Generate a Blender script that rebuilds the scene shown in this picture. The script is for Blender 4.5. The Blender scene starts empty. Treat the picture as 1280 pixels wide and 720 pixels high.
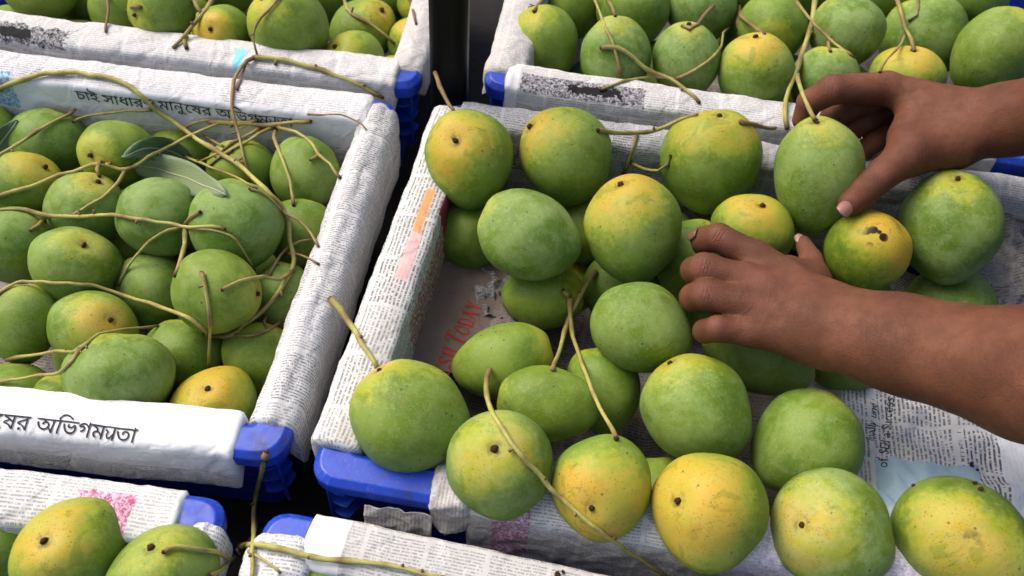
import bpy, bmesh, math, random
import numpy as np
from mathutils import Vector, Matrix, noise as mnoise
from mathutils.geometry import interpolate_bezier, delaunay_2d_cdt

random.seed(7); rng = np.random.default_rng(7)
SC = bpy.context.scene; COL = SC.collection
CM = 0.01
# ------------------------------------------------------------ camera
FPX = 1200.0; PITCH = math.radians(54); ROLL = math.radians(5); CAMH = 0.70
CAM = np.array([0.0, -CAMH / math.tan(PITCH), CAMH])
R0 = np.array([[1, 0, 0], [0, -math.sin(PITCH), -math.cos(PITCH)], [0, math.cos(PITCH), -math.sin(PITCH)]])
_c, _s = math.cos(ROLL), math.sin(ROLL)
RC = np.array([[_c, -_s, 0], [_s, _c, 0], [0, 0, 1]]) @ R0      # rows: image right, image down, forward
cam_d = bpy.data.cameras.new('camera'); cam_o = bpy.data.objects.new('camera', cam_d); COL.objects.link(cam_o)
cam_d.sensor_width = 36; cam_d.lens = FPX / 1280 * 36; cam_d.clip_start = 0.02; cam_d.clip_end = 50
M4 = Matrix.Identity(4)
for i in range(3):
    M4[i][0] = RC[0][i]; M4[i][1] = -RC[1][i]; M4[i][2] = -RC[2][i]; M4[i][3] = CAM[i]
cam_o.matrix_world = M4
SC.camera = cam_o
cam_d.dof.use_dof = True; cam_d.dof.focus_distance = 0.83; cam_d.dof.aperture_fstop = 9.0
# ------------------------------------------------------------ light
SUN_EL, SUN_AZ = math.radians(52), math.radians(-62)            # azimuth from +Y towards +X
W = bpy.data.worlds.new('World'); SC.world = W; W.use_nodes = True
nt = W.node_tree; bg = nt.nodes['Background']; sky = nt.nodes.new('ShaderNodeTexSky')
sky.sky_type = 'NISHITA'; sky.sun_disc = False; sky.sun_elevation = SUN_EL; sky.sun_rotation = SUN_AZ
sky.air_density = 1.0; sky.dust_density = 6.0; sky.ozone_density = 0.6
nt.links.new(sky.outputs[0], bg.inputs[0]); bg.inputs[1].default_value = 0.148
sd = bpy.data.lights.new('sun', 'SUN'); sd.energy = 1.3; sd.angle = math.radians(40); sd.color = (1, .96, .9)
so = bpy.data.objects.new('sun', sd); COL.objects.link(so)
sv = Vector((math.sin(SUN_AZ) * math.cos(SUN_EL), math.cos(SUN_AZ) * math.cos(SUN_EL), math.sin(SUN_EL)))
so.rotation_euler = sv.to_track_quat('Z', 'Y').to_euler()
SC.view_settings.view_transform = 'Standard'; SC.view_settings.look = 'None'
SC.view_settings.exposure = 0.5; SC.view_settings.gamma = 1

# ------------------------------------------------------------ helpers
def raydir(px, py):
    d = RC.T @ np.array([(px - 640) / FPX, (py - 360) / FPX, 1.0]); return d / np.linalg.norm(d)
def at(px, py, z=0.0):
    """world point (m) on the photograph's line of sight at height z (cm)"""
    d = raydir(px, py); return CAM + d * ((z * CM - CAM[2]) / d[2])
def pxscale(p):
    return FPX / float(RC[2] @ (np.asarray(p) - CAM))          # px per metre
def tag(o, label=None, cat=None, group=None, kind=None):
    if label: o['label'] = label
    if cat: o['category'] = cat
    if group: o['group'] = group
    if kind: o['kind'] = kind
    return o
def link(name, me, mat=None, parent=None, loc=None):
    o = bpy.data.objects.new(name, me); COL.objects.link(o)
    if mat and not me.materials: me.materials.append(mat)
    if parent: o.parent = parent
    if loc is not None: o.location = [float(x) for x in loc]
    return o
def mesh_np(name, V, F, uv=None, smooth=True):
    me = bpy.data.meshes.new(name)
    me.from_pydata([tuple(map(float, v)) for v in V], [], F)
    if uv is not None:
        l = me.uv_layers.new(name='UVMap')
        idx = np.zeros(len(me.loops), dtype=np.int32); me.loops.foreach_get('vertex_index', idx)
        l.data.foreach_set('uv', np.asarray(uv, dtype=np.float32)[idx].ravel())
    if smooth: me.polygons.foreach_set('use_smooth', [True] * len(me.polygons))
    me.update(); return me
def empty(name, loc=(0, 0, 0)):
    o = bpy.data.objects.new(name, None); COL.objects.link(o); o.location = [float(x) for x in loc]
    o.empty_display_size = .02; return o

class NT:
    """small node-building helper"""
    def __init__(s, name, rough=.6, spec=.4):
        s.m = bpy.data.materials.new(name); s.m.use_nodes = True; s.t = s.m.node_tree
        s.b = s.t.nodes['Principled BSDF']; s.b.inputs['Roughness'].default_value = rough
        s.b.inputs['Specular IOR Level'].default_value = spec
    def n(s, ty, **k):
        x = s.t.nodes.new(ty)
        for a, b in k.items(): setattr(x, a, b)
        return x
    def l(s, a, b): s.t.links.new(a, b); return s
    def put(s, sock, v):
        if hasattr(v, 'is_output') or isinstance(v, bpy.types.NodeSocket): s.t.links.new(v, sock)
        else: sock.default_value = v
    def math(s, op, a, b=0.0, c=None, clamp=False):
        x = s.n('ShaderNodeMath', operation=op); x.use_clamp = clamp
        s.put(x.inputs[0], a); s.put(x.inputs[1], b)
        if c is not None: s.put(x.inputs[2], c)
        return x.outputs[0]
    def ramp(s, v, lo, hi, a=0.0, b=1.0):
        x = s.n('ShaderNodeMapRange', interpolation_type='SMOOTHSTEP'); s.put(x.inputs[0], v)
        for i, q in ((1, lo), (2, hi), (3, a), (4, b)): s.put(x.inputs[i], q)
        return x.outputs[0]
    def mix(s, f, a, b, mode='MIX'):
        x = s.n('ShaderNodeMix', data_type='RGBA', blend_type=mode); s.put(x.inputs[0], f)
        for i, q in ((6, a), (7, b)):
            s.put(x.inputs[i], (*q, 1) if isinstance(q, tuple) and len(q) == 3 else q)
        return x.outputs[2]
    def noise(s, vec, scale, detail=3, rough=.5, dist=0.0):
        x = s.n('ShaderNodeTexNoise'); s.l(vec, x.inputs['Vector']); x.inputs['Scale'].default_value = scale
        x.inputs['Detail'].default_value = detail; x.inputs['Roughness'].default_value = rough
        x.inputs['Distortion'].default_value = dist; return x.outputs[0]
    def voro(s, vec, scale, feature='F1', rnd=1.0):
        x = s.n('ShaderNodeTexVoronoi', feature=feature); s.l(vec, x.inputs['Vector'])
        x.inputs['Scale'].default_value = scale; x.inputs['Randomness'].default_value = rnd; return x
    def attr(s, name, obj=False):
        x = s.n('ShaderNodeAttribute', attribute_name=name)
        x.attribute_type = 'OBJECT' if obj else 'GEOMETRY'; return x.outputs['Fac']
    def bump(s, h, strength=.3, dist=.001, prev=None):
        x = s.n('ShaderNodeBump'); s.l(h, x.inputs['Height']); x.inputs['Strength'].default_value = strength
        x.inputs['Distance'].default_value = dist
        if prev is not None: s.l(prev, x.inputs['Normal'])
        return x.outputs[0]
    def xyz(s, x, y, z=0.0):
        c = s.n('ShaderNodeCombineXYZ'); s.put(c.inputs[0], x); s.put(c.inputs[1], y); s.put(c.inputs[2], z); return c.outputs[0]

def plain(name, col, rough=.6, spec=.4, bump=None, var=0.0, vscale=60):
    t = NT(name, rough, spec)
    o = t.n('ShaderNodeTexCoord').outputs['Object']
    if var:
        f = t.noise(o, vscale, 4)
        c = t.mix(f, tuple(x * (1 - var) for x in col), tuple(min(1, x * (1 + var)) for x in col)); t.l(c, t.b.inputs['Base Color'])
    else: t.b.inputs['Base Color'].default_value = (*col, 1)
    if bump: t.l(t.bump(t.noise(o, bump[0], 5), bump[1], bump[2]), t.b.inputs['Normal'])
    return t.m

# ------------------------------------------------------------ materials
def mango_material():
    t = NT('mango_skin', .5, .24)
    o = t.n('ShaderNodeTexCoord').outputs['Object']
    seed = t.attr('seed', True); ripe = t.attr('ripe', True); bloom = t.attr('bloom', True); tone = t.attr('tone', True)
    ad = t.n('ShaderNodeVectorMath', operation='ADD'); t.l(o, ad.inputs[0]); t.l(t.xyz(seed, t.math('MULTIPLY', seed, 1.7), t.math('MULTIPLY', seed, -.6)), ad.inputs[1])
    v = ad.outputs[0]; sdist = t.attr('stemd')
    big = t.noise(v, 26, 3, .55, .4); med = t.noise(v, 75, 4, .6, .6); fine = t.noise(v, 420, 3, .6)
    # greens
    g = t.mix(t.ramp(big, .30, .70), (.100, .172, .012), (.185, .262, .020))
    g = t.mix(t.math('MULTIPLY', tone, .7), g, t.mix(t.ramp(med, .3, .7), (.070, .160, .022), (.135, .255, .048)))
    # waxy pale bloom in rubbed patches
    bl = t.math('MULTIPLY', t.ramp(t.math('ADD', t.math('MULTIPLY', med, .55), t.math('MULTIPLY', big, .45)), .40, .60), bloom)
    bl = t.math('MULTIPLY', bl, t.ramp(fine, .25, .75, .6, 1.0))
    # yellow shoulder, strongest round the stalk, broken into cloudy patches
    y = t.math('ADD', t.math('MULTIPLY', t.math('MULTIPLY', sdist, sdist), 1.6), t.math('MULTIPLY', t.math('SUBTRACT', t.noise(v, 17, 3, .5, .3), .5), 1.5))
    y = t.math('ADD', y, t.math('MULTIPLY', t.math('SUBTRACT', t.noise(v, 130, 5, .7), .5), 1.0))
    y = t.ramp(t.math('ADD', y, t.math('MULTIPLY', ripe, .95)), 1.12, 2.35)
    lime = (.275, .325, .022)
    yc = t.mix(t.ramp(t.math('ADD', t.noise(v, 30, 3), t.math('MULTIPLY', ripe, .18)), .46, .78), (.40, .345, .030), (.52, .335, .030))
    c = t.mix(t.ramp(y, 0, .45), g, lime); c = t.mix(t.ramp(y, .30, 1.0), c, yc)
    c = t.mix(t.math('MULTIPLY', bl, .44), c, t.mix(y, (.29, .39, .19), (.44, .42, .19)))
    # olive / russet wash
    c = t.mix(t.ramp(t.noise(v, 48, 5, .65, 1.0), .58, .76, 0, .45), c, (.21, .17, .03))
    fr = t.math('MULTIPLY', t.ramp(t.voro(v, 640).outputs['Distance'], .12, .34, 1, 0), t.math('MULTIPLY', y, t.ramp(t.noise(v, 60, 2), .42, .58)))
    c = t.mix(t.math('MULTIPLY', fr, .6), c, (.22, .085, .015))
    # darker rubbed, wet looking patches
    c = t.mix(t.ramp(t.noise(v, 34, 2, .5, 1.0), .62, .655, 0, .42), c, (.135, .205, .010))
    c = t.mix(t.math('MULTIPLY', t.ramp(t.noise(v, 260, 5, .75), .50, .68), t.math('ADD', t.math('MULTIPLY', bloom, .26), .09)), c, (.34, .40, .19))
    # lenticels: dark and pale dots
    d1 = t.voro(v, 330); m1 = t.math('MULTIPLY', t.ramp(d1.outputs['Distance'], .10, .27, 1, 0), t.ramp(t.math('ADD', t.noise(v, 42, 2), t.math('MULTIPLY', y, .12)), .42, .64))
    c = t.mix(t.math('MULTIPLY', m1, .55), c, (.08, .06, .015))
    d2 = t.voro(v, 520); m2 = t.ramp(d2.outputs['Distance'], .08, .24, .45, 0)
    c = t.mix(m2, c, (.40, .46, .20))
    d4 = t.voro(v, 105); m4 = t.math('MULTIPLY', t.ramp(t.math('ADD', d4.outputs['Distance'], t.math('MULTIPLY', fine, .1)), .13, .19, 1, 0), t.ramp(t.noise(v, 33, 1), .52, .60))
    c = t.mix(t.math('MULTIPLY', m4, .7), c, (.055, .035, .012))
    # scars: thin crooked lines
    mp = t.n('ShaderNodeMapping'); t.l(v, mp.inputs[0]); mp.inputs['Scale'].default_value = (1, 2.6, .8); mp.inputs['Rotation'].default_value = (.4, .7, .9)
    sc = t.noise(mp.outputs[0], 42, 2, .6, .8)
    ln = t.math('MULTIPLY', t.ramp(t.math('ABSOLUTE', t.math('SUBTRACT', sc, .5)), .0, .012, 1, 0), t.ramp(t.noise(v, 38, 1), .58, .64))
    c = t.mix(t.math('MULTIPLY', ln, .55), c, (.10, .08, .03))
    # corky ring near the stalk
    c = t.mix(t.math('MULTIPLY', t.ramp(sdist, .988, .998), t.ramp(t.noise(v, 150, 3), .40, .62, .0, .75)), c, (.13, .09, .03))
    # black spots on bruised fruit
    sp = t.attr('spots', True); bx = t.attr('bruise')
    c = t.mix(t.math('MULTIPLY', t.math('MULTIPLY', bx, sp), t.ramp(t.voro(v, 120).outputs['Distance'], .46, .56, 1, 0)), c, (.012, .009, .006))
    t.l(c, t.b.inputs['Base Color'])
    t.l(t.math('ADD', t.ramp(med, .3, .7, .42, .56), t.math('MULTIPLY', bl, .22)), t.b.inputs['Roughness'])
    b = t.bump(t.math('ADD', t.math('MULTIPLY', med, .8), t.math('ADD', t.math('MULTIPLY', m1, -.25), t.math('MULTIPLY', fine, .12))), .28, .0013)
    t.l(b, t.b.inputs['Normal'])
    t.b.inputs['Subsurface Weight'].default_value = 0.06; t.b.inputs['Subsurface Radius'].default_value = (.004, .006, .001)
    return t.m
MANGO = mango_material()
NUB = plain('stalk_scar', (.045, .022, .012), .85, .2, (900, .6, .0008), .5, 500)

def stalk_material():
    t = NT('mango_stalk', .6, .3); o = t.n('ShaderNodeTexCoord').outputs['Object']
    r = t.attr('ripe', True)
    n1 = t.noise(o, 60, 4, .6)
    c = t.mix(t.math('ADD', t.ramp(n1, .38, .66, -.1, .35), r, clamp=True), (.40, .385, .105), (.27, .165, .070))
    c = t.mix(t.ramp(t.voro(o, 500).outputs['Distance'], .1, .3, .5, 0), c, (.13, .075, .03))
    c = t.mix(t.math('MULTIPLY', t.attr('node'), .85), c, (.12, .06, .03))
    t.l(c, t.b.inputs['Base Color']); t.l(t.bump(t.noise(o, 500, 4), .5, .0008), t.b.inputs['Normal']); return t.m
STALK = stalk_material()

def leaf_material(name, a, b):
    t = NT(name, .5, .4); u = t.n('ShaderNodeTexCoord').outputs['UV']
    sx = t.n('ShaderNodeSeparateXYZ'); t.l(u, sx.inputs[0])
    x, y = sx.outputs[0], sx.outputs[1]
    w = t.math('SUBTRACT', t.math('MULTIPLY', x, 14), t.math('MULTIPLY', t.math('ABSOLUTE', y), 4.2))
    vein = t.ramp(t.math('ABSOLUTE', t.math('SUBTRACT', t.math('FRACT', w), .5)), 0, .09, 1, 0)
    n1 = t.noise(u, 6, 4)
    c = t.mix(n1, a, b); c = t.mix(t.math('MULTIPLY', vein, .35), c, (.26, .30, .16))
    t.l(c, t.b.inputs['Base Color']); t.l(t.bump(vein, .35, .0006), t.b.inputs['Normal']); return t.m
LEAF = leaf_material('leaf_top', (.045, .10, .045), (.085, .15, .07))
LEAF2 = leaf_material('leaf_underside', (.13, .18, .085), (.19, .235, .12))
MIDRIB = plain('leaf_midrib', (.30, .33, .16), .6)

def news(name, pitch=.30, rot=False, ink=.8, paper=(.70, .70, .69), boxes=(), bengali=False, colw=4.6, blotch=0.0, grime=.18, head=0.0):
    """newsprint: UV is in cm on the sheet. boxes: (u0,u1,v0,v1,colour,ink strength inside, blend, halftone)"""
    t = NT(name, .85, .15)
    uv = t.n('ShaderNodeTexCoord').outputs['UV']; o = t.n('ShaderNodeTexCoord').outputs['Object']
    s = t.n('ShaderNodeSeparateXYZ'); t.l(uv, s.inputs[0]); U, V = s.outputs[0], s.outputs[1]
    wob = t.math('MULTIPLY', t.math('SUBTRACT', t.noise(uv, .5, 2), .5), .25)
    x, y = (V, U) if rot else (U, V)
    y = t.math('ADD', y, wob)
    row = t.math('DIVIDE', y, pitch); ri = t.math('FLOOR', row); rf = t.math('FRACT', row)
    wn = t.n('ShaderNodeTexWhiteNoise', noise_dimensions='1D'); t.l(ri, wn.inputs['W']); rr = wn.outputs['Value']
    ch = pitch * .42
    cx = t.math('DIVIDE', t.math('ADD', x, t.math('MULTIPLY', rr, 3.0)), ch); ci = t.math('FLOOR', cx); cf = t.math('FRACT', cx)
    w2 = t.n('ShaderNodeTexWhiteNoise', noise_dimensions='2D'); t.l(t.xyz(ci, ri), w2.inputs['Vector'])
    r2 = w2.outputs['Value']
    w3 = t.n('ShaderNodeTexWhiteNoise', noise_dimensions='2D'); t.l(t.xyz(t.math('FLOOR', t.math('MULTIPLY', cx, 2.0)), t.math('FLOOR', t.math('MULTIPLY', row, 3.0))), w3.inputs['Vector'])
    space = t.ramp(r2, .14, .16)                                             # blank between words
    body = t.math('MULTIPLY', t.ramp(rf, .22, .30), t.ramp(rf, .72, .82, 1, 0))
    asc = t.math('MULTIPLY', t.ramp(rf, .10, .16), t.ramp(r2, .72, .76))
    gl = t.math('MAXIMUM', t.math('MULTIPLY', body, t.ramp(w3.outputs['Value'], .25, .55, .12, 1)), t.math('MULTIPLY', asc, t.math('MULTIPLY', body, .8)))
    if bengali:
        bar = t.math('MULTIPLY', t.ramp(rf, .62, .68), t.ramp(rf, .76, .82, 1, 0))
        gl = t.math('MAXIMUM', t.math('MULTIPLY', gl, .85), bar)
    gl = t.math('MULTIPLY', gl, space)
    colf = t.math('FRACT', t.math('DIVIDE', x, colw))
    gut = t.math('MULTIPLY', t.ramp(colf, .03, .045), t.ramp(colf, .955, .97, 1, 0))
    blk = t.math('FLOOR', t.math('DIVIDE', y, pitch * 19)); blf = t.math('FRACT', t.math('DIVIDE', y, pitch * 19))
    gut = t.math('MULTIPLY', gut, t.ramp(blf, .05, .06))
    w4 = t.n('ShaderNodeTexWhiteNoise', noise_dimensions='2D'); t.l(t.xyz(t.math('FLOOR', t.math('DIVIDE', x, colw)), blk), w4.inputs['Vector'])
    dens = t.ramp(w4.outputs['Value'], 0, 1, .62, 1.0)
    # headlines at the head of some blocks
    r3 = t.math('DIVIDE', y, pitch * 19 / 8.0); rf3 = t.math('FRACT', r3); ri3 = t.math('FLOOR', r3)
    cx3 = t.math('DIVIDE', x, pitch * 1.15); w5 = t.n('ShaderNodeTexWhiteNoise', noise_dimensions='2D'); t.l(t.xyz(t.math('FLOOR', cx3), ri3), w5.inputs['Vector'])
    cf3 = t.math('FRACT', cx3); v5 = w5.outputs['Value']
    st3 = t.math('MAXIMUM', t.math('MULTIPLY', t.ramp(cf3, .10, .16), t.ramp(cf3, .32, .38, 1, 0)), t.math('MULTIPLY', t.math('MULTIPLY', t.ramp(cf3, .60, .66), t.ramp(cf3, .80, .86, 1, 0)), t.ramp(v5, .35, .4)))
    ba3 = t.math('MULTIPLY', t.math('MULTIPLY', t.ramp(cf3, .10, .16), t.ramp(cf3, .80, .86, 1, 0)), t.ramp(t.math('ABSOLUTE', t.math('SUBTRACT', rf3, t.math('ADD', .32, t.math('MULTIPLY', v5, .36)))), .05, .08, 1, 0))
    hd = t.math('MULTIPLY', t.math('MULTIPLY', t.math('MAXIMUM', st3, ba3), t.math('MULTIPLY', t.ramp(rf3, .22, .27), t.ramp(rf3, .76, .82, 1, 0))), t.ramp(v5, .12, .14))
    isb = t.math('MULTIPLY', t.ramp(blf, .124, .126, 1, 0), t.ramp(w4.outputs['Value'], .45, .46)) if head >= 0 else 0.0
    gl = t.mix(isb, gl, hd)
    inkv = t.math('MULTIPLY', t.math('MULTIPLY', gl, gut), t.math('MULTIPLY', dens, ink))
    if blotch:                                                               # printed halftone pictures
        pb = t.ramp(t.noise(uv, .33, 1), .60, .62); pn = t.ramp(t.noise(uv, 2.6, 5, .7, .6), .40, .58)
        inkv = t.mix(t.math('MULTIPLY', pb, blotch), inkv, pn)
    n1 = t.noise(o, 30, 5, .6); n2 = t.noise(o, 9, 3)
    base = t.mix(t.ramp(n1, .3, .75, 0, grime), paper, (.42, .40, .37))
    base = t.mix(t.ramp(n2, .45, .7, 0, grime * .8), base, (.50, .46, .40))
    for (u0, u1, v0, v1, col, ik, bl, ht) in boxes:
        e = .07
        jit = t.math('MULTIPLY', t.math('SUBTRACT', t.noise(uv, 1.3, 4), .5), bl)
        uu = t.math('ADD', U, jit); vv = t.math('ADD', V, jit)
        m = t.math('MULTIPLY', t.math('MULTIPLY', t.ramp(uu, u0, u0 + e), t.ramp(uu, u1 - e, u1, 1, 0)),
                   t.math('MULTIPLY', t.ramp(vv, v0, v0 + e), t.ramp(vv, v1 - e, v1, 1, 0)))
        if ht:
            hn = t.ramp(t.noise(uv, 3.0, 6, .75, .8), .42, .60)
            bc = t.mix(hn, col, tuple(min(.75, q * 2 + .35) for q in col))
        else: bc = col
        base = t.mix(m, base, bc)
        inkv = t.mix(m, inkv, t.math('MULTIPLY', inkv, ik))
    c = t.mix(inkv, base, (.045, .043, .05))
    t.l(c, t.b.inputs['Base Color'])
    dv = t.n('ShaderNodeVectorMath', operation='ADD'); t.l(o, dv.inputs[0])
    nz = t.n('ShaderNodeTexNoise'); t.l(o, nz.inputs['Vector']); nz.inputs['Scale'].default_value = 30; nz.inputs['Detail'].default_value = 3
    sv_ = t.n('ShaderNodeVectorMath', operation='SCALE'); t.l(nz.outputs['Color'], sv_.inputs[0]); sv_.inputs['Scale'].default_value = .03
    t.l(sv_.outputs[0], dv.inputs[1])
    e1 = t.voro(dv.outputs[0], 26, 'DISTANCE_TO_EDGE').outputs[0]; e2 = t.voro(dv.outputs[0], 62, 'DISTANCE_TO_EDGE').outputs[0]
    cr = t.math('ADD', t.math('MULTIPLY', t.ramp(e1, 0, .16), 1.2), t.math('MULTIPLY', t.ramp(e2, 0, .2), .35))
    cr = t.math('ADD', cr, t.math('MULTIPLY', t.noise(o, 260, 3), .16))
    t.l(t.bump(cr, .55, .0011), t.b.inputs['Normal'])
    return t.m

def blue_plastic():
    t = NT('blue_plastic', .38, .5); o = t.n('ShaderNodeTexCoord').outputs['Object']
    c = t.mix(t.noise(o, 25, 5), (.006, .035, .36), (.012, .065, .52))
    c = t.mix(t.ramp(t.noise(o, 130, 5, .75, 2.0), .54, .70, 0, .5), c, (.13, .18, .42))
    c = t.mix(t.ramp(t.noise(o, 45, 5, .7), .52, .72, 0, .65), c, (.03, .035, .07))
    t.l(c, t.b.inputs['Base Color']); t.l(t.ramp(t.noise(o, 120, 4), .3, .7, .3, .5), t.b.inputs['Roughness'])
    t.l(t.bump(t.noise(o, 200, 4), .15, .0006), t.b.inputs['Normal']); return t.m
BLUE = blue_plastic()
INK = plain('printed_ink', (.035, .034, .04), .8, .15, None, .4, 300)
REDINK = plain('printed_red_ink', (.36, .04, .025), .8, .15, None, .3, 200)

# ------------------------------------------------------------ ground
gm = mesh_np('ground', [(-3, -3, -.20), (3, -3, -.20), (3, 4, -.20), (-3, 4, -.20)], [(0, 1, 2, 3)], smooth=False)
tag(link('ground', gm, plain('dark_pavement', (.022, .021, .02), .9, .2, (60, .5, .004), .4, 12)), kind='structure')

# ------------------------------------------------------------ crates
def inset_path(C, off, z, r=2.2, n=7):
    """closed rounded quad path, offset inwards by off (cm)"""
    C = [np.array(c, float) for c in C]; cen = sum(C) / 4; out = []
    N = []
    for i in range(4):
        a, b = C[i], C[(i + 1) % 4]; d = (b - a) / np.linalg.norm(b - a); nn = np.array([-d[1], d[0]])
        if nn @ (cen - a) < 0: nn = -nn
        N.append((a + nn * off, d))
    P = []
    for i in range(4):
        (a, d), (b, e) = N[i - 1], N[i]
        t = np.linalg.solve(np.array([d, -e]).T, b - a); P.append(a + d * t[0])
    rr = max(.35, r - off * .45)
    for i in range(4):
        p = P[i]; d0 = (P[i - 1] - p); d0 /= np.linalg.norm(d0); d1 = (P[(i + 1) % 4] - p); d1 /= np.linalg.norm(d1)
        a, b = p + d0 * rr, p + d1 * rr
        for k in range(n):
            t = k / (n - 1); q = (1 - t) ** 2 * a + 2 * t * (1 - t) * p + t * t * b
            out.append((q[0] * CM, q[1] * CM, z * CM))
    return out
def sweep(C, prof, r=2.2):
    V = []; F = []; n = 28
    for off, z in prof: V += inset_path(C, off, z, r)
    for j in range(len(prof) - 1):
        for i in range(n):
            a = j * n + i; b = j * n + (i + 1) % n; F.append((a, b, b + n, a + n))
    return V, F
def flat(me):
    me.polygons.foreach_set('use_smooth', [False] * len(me.polygons)); return me
def bevel(o, w=.0012, seg=2):
    m = o.modifiers.new('bevel', 'BEVEL'); m.width = w; m.segments = seg; m.limit_method = 'ANGLE'; m.angle_limit = math.radians(35)
def solid(o, th, off=0):
    m = o.modifiers.new('thickness', 'SOLIDIFY'); m.thickness = th; m.offset = off
def crate(C, label, depth=17.0):
    cen = sum(np.array(c, float) for c in C) / 4 * CM
    root = empty('fruit_crate', (cen[0], cen[1], -depth * CM)); off = -np.array([cen[0], cen[1], -depth * CM])
    tag(root, label, 'crate', 'blue plastic crates lined with newspaper')
    def add(name, V, F):
        me = mesh_np(name, [np.array(v) + off for v in V], F, smooth=False); return link(name, me, BLUE, root)
    V, F = sweep(C, [(.08, -1.9), (0, -.5), (.45, 0), (2.4, 0), (2.75, -.35), (2.75, -1.2)]); o = add('rim', V, F); solid(o, .0022, -1 if False else 0); bevel(o, .0012)
    V, F = sweep(C, [(2.1, -.25), (2.6, -8), (3.4, -depth)]); o = add('side_wall', V, F); solid(o, .0025)
    P = inset_path(C, 3.4, -depth + .1); o = add('crate_floor', P, [tuple(range(len(P)))])
    # stiffening ribs in the four corners and along the flange
    Cn = [np.array(c, float) for c in C]; ce = sum(Cn) / 4
    for i in range(4):
        for zz in (-1.4, -3.6, -5.8, -8.0):
            Vt = []
            A = inset_path(C, .5, zz)[i * 7:(i + 1) * 7]; B = inset_path(C, 2.5, zz)[i * 7:(i + 1) * 7]
            Vt = A + B; Fs = [(k, k + 1, k + 8, k + 7) for k in range(6)]
            solid(add('rib', Vt, Fs), .0025)
        mid = inset_path(C, .35, -1.0)[i * 7 + 3]; mid2 = inset_path(C, 2.4, -1.0)[i * 7 + 3]
        a = np.array(mid); b = np.array(mid2); z1 = np.array([0, 0, -.09])
        solid(add('corner_fin', [a, b, b + z1, a + z1], [(0, 1, 2, 3)]), .0025)
    return root
QM = [(-8.6, 23.4), (61.5, 18.4), (57, -26.6), (-14.6, -20.0)]
QL = [(-74, 25.6), (-13.4, 22.6), (-17.0, -18.6), (-77, -17.2)]
QTL = [(-72, 68), (-9.4, 66), (-11.8, 25.0), (-72, 27.8)]
QTR = [(-.5, 67), (79, 62), (75, 19.9), (-5.0, 26.2)]
QBL = [(-80, -20.5), (-20.1, -22.2), (-24, -62), (-83, -60)]
QBC = [(-17.0, -22.6), (43, -30.2), (40, -68), (-20, -63)]
crate(QM, 'blue crate in the middle with its front edge bare, where the two hands sort mangoes')
crate(QL, 'blue crate on the left wrapped in white newsprint and heaped with green mangoes and twigs')
crate(QTL, 'blue crate behind the left one, its blue corner left of the black pole')
crate(QTR, 'blue crate behind the middle one, its blue corner right of the black pole')
crate(QBL, 'blue crate in the bottom left corner under newsprint with a pink print')
crate(QBC, 'blue crate at the bottom centre with crumpled paper on its blue corner')

# ------------------------------------------------------------ black pole
V = []; F = []; n = 20; pr = .0195
pts = [(0, 0, -.20)] + [(0, 0, z) for z in (-.1, 0, .2, .5, .9)]
pc = (-.0850, .262)
for (x, y, z) in pts:
    for k in range(n):
        a = 2 * math.pi * k / n; c, s_ = math.cos(a), math.sin(a); q = 1 / (abs(c) ** 5 + abs(s_) ** 5) ** .2
        V.append((pr * q * c, pr * q * s_, z + .20))
for j in range(len(pts) - 1):
    for k in range(n): F.append((j * n + k, j * n + (k + 1) % n, (j + 1) * n + (k + 1) % n, (j + 1) * n + k))
F.append(tuple(range((len(pts) - 1) * n, len(pts) * n)))
po = link('pole', mesh_np('pole', V, F), plain('black_paint', (.0035, .0035, .004), .45, .12, (120, .25, .001), .3, 30), loc=(pc[0], pc[1], -.20))
tag(po, 'black upright pole standing in the gap between the four crates', 'pole')

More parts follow.
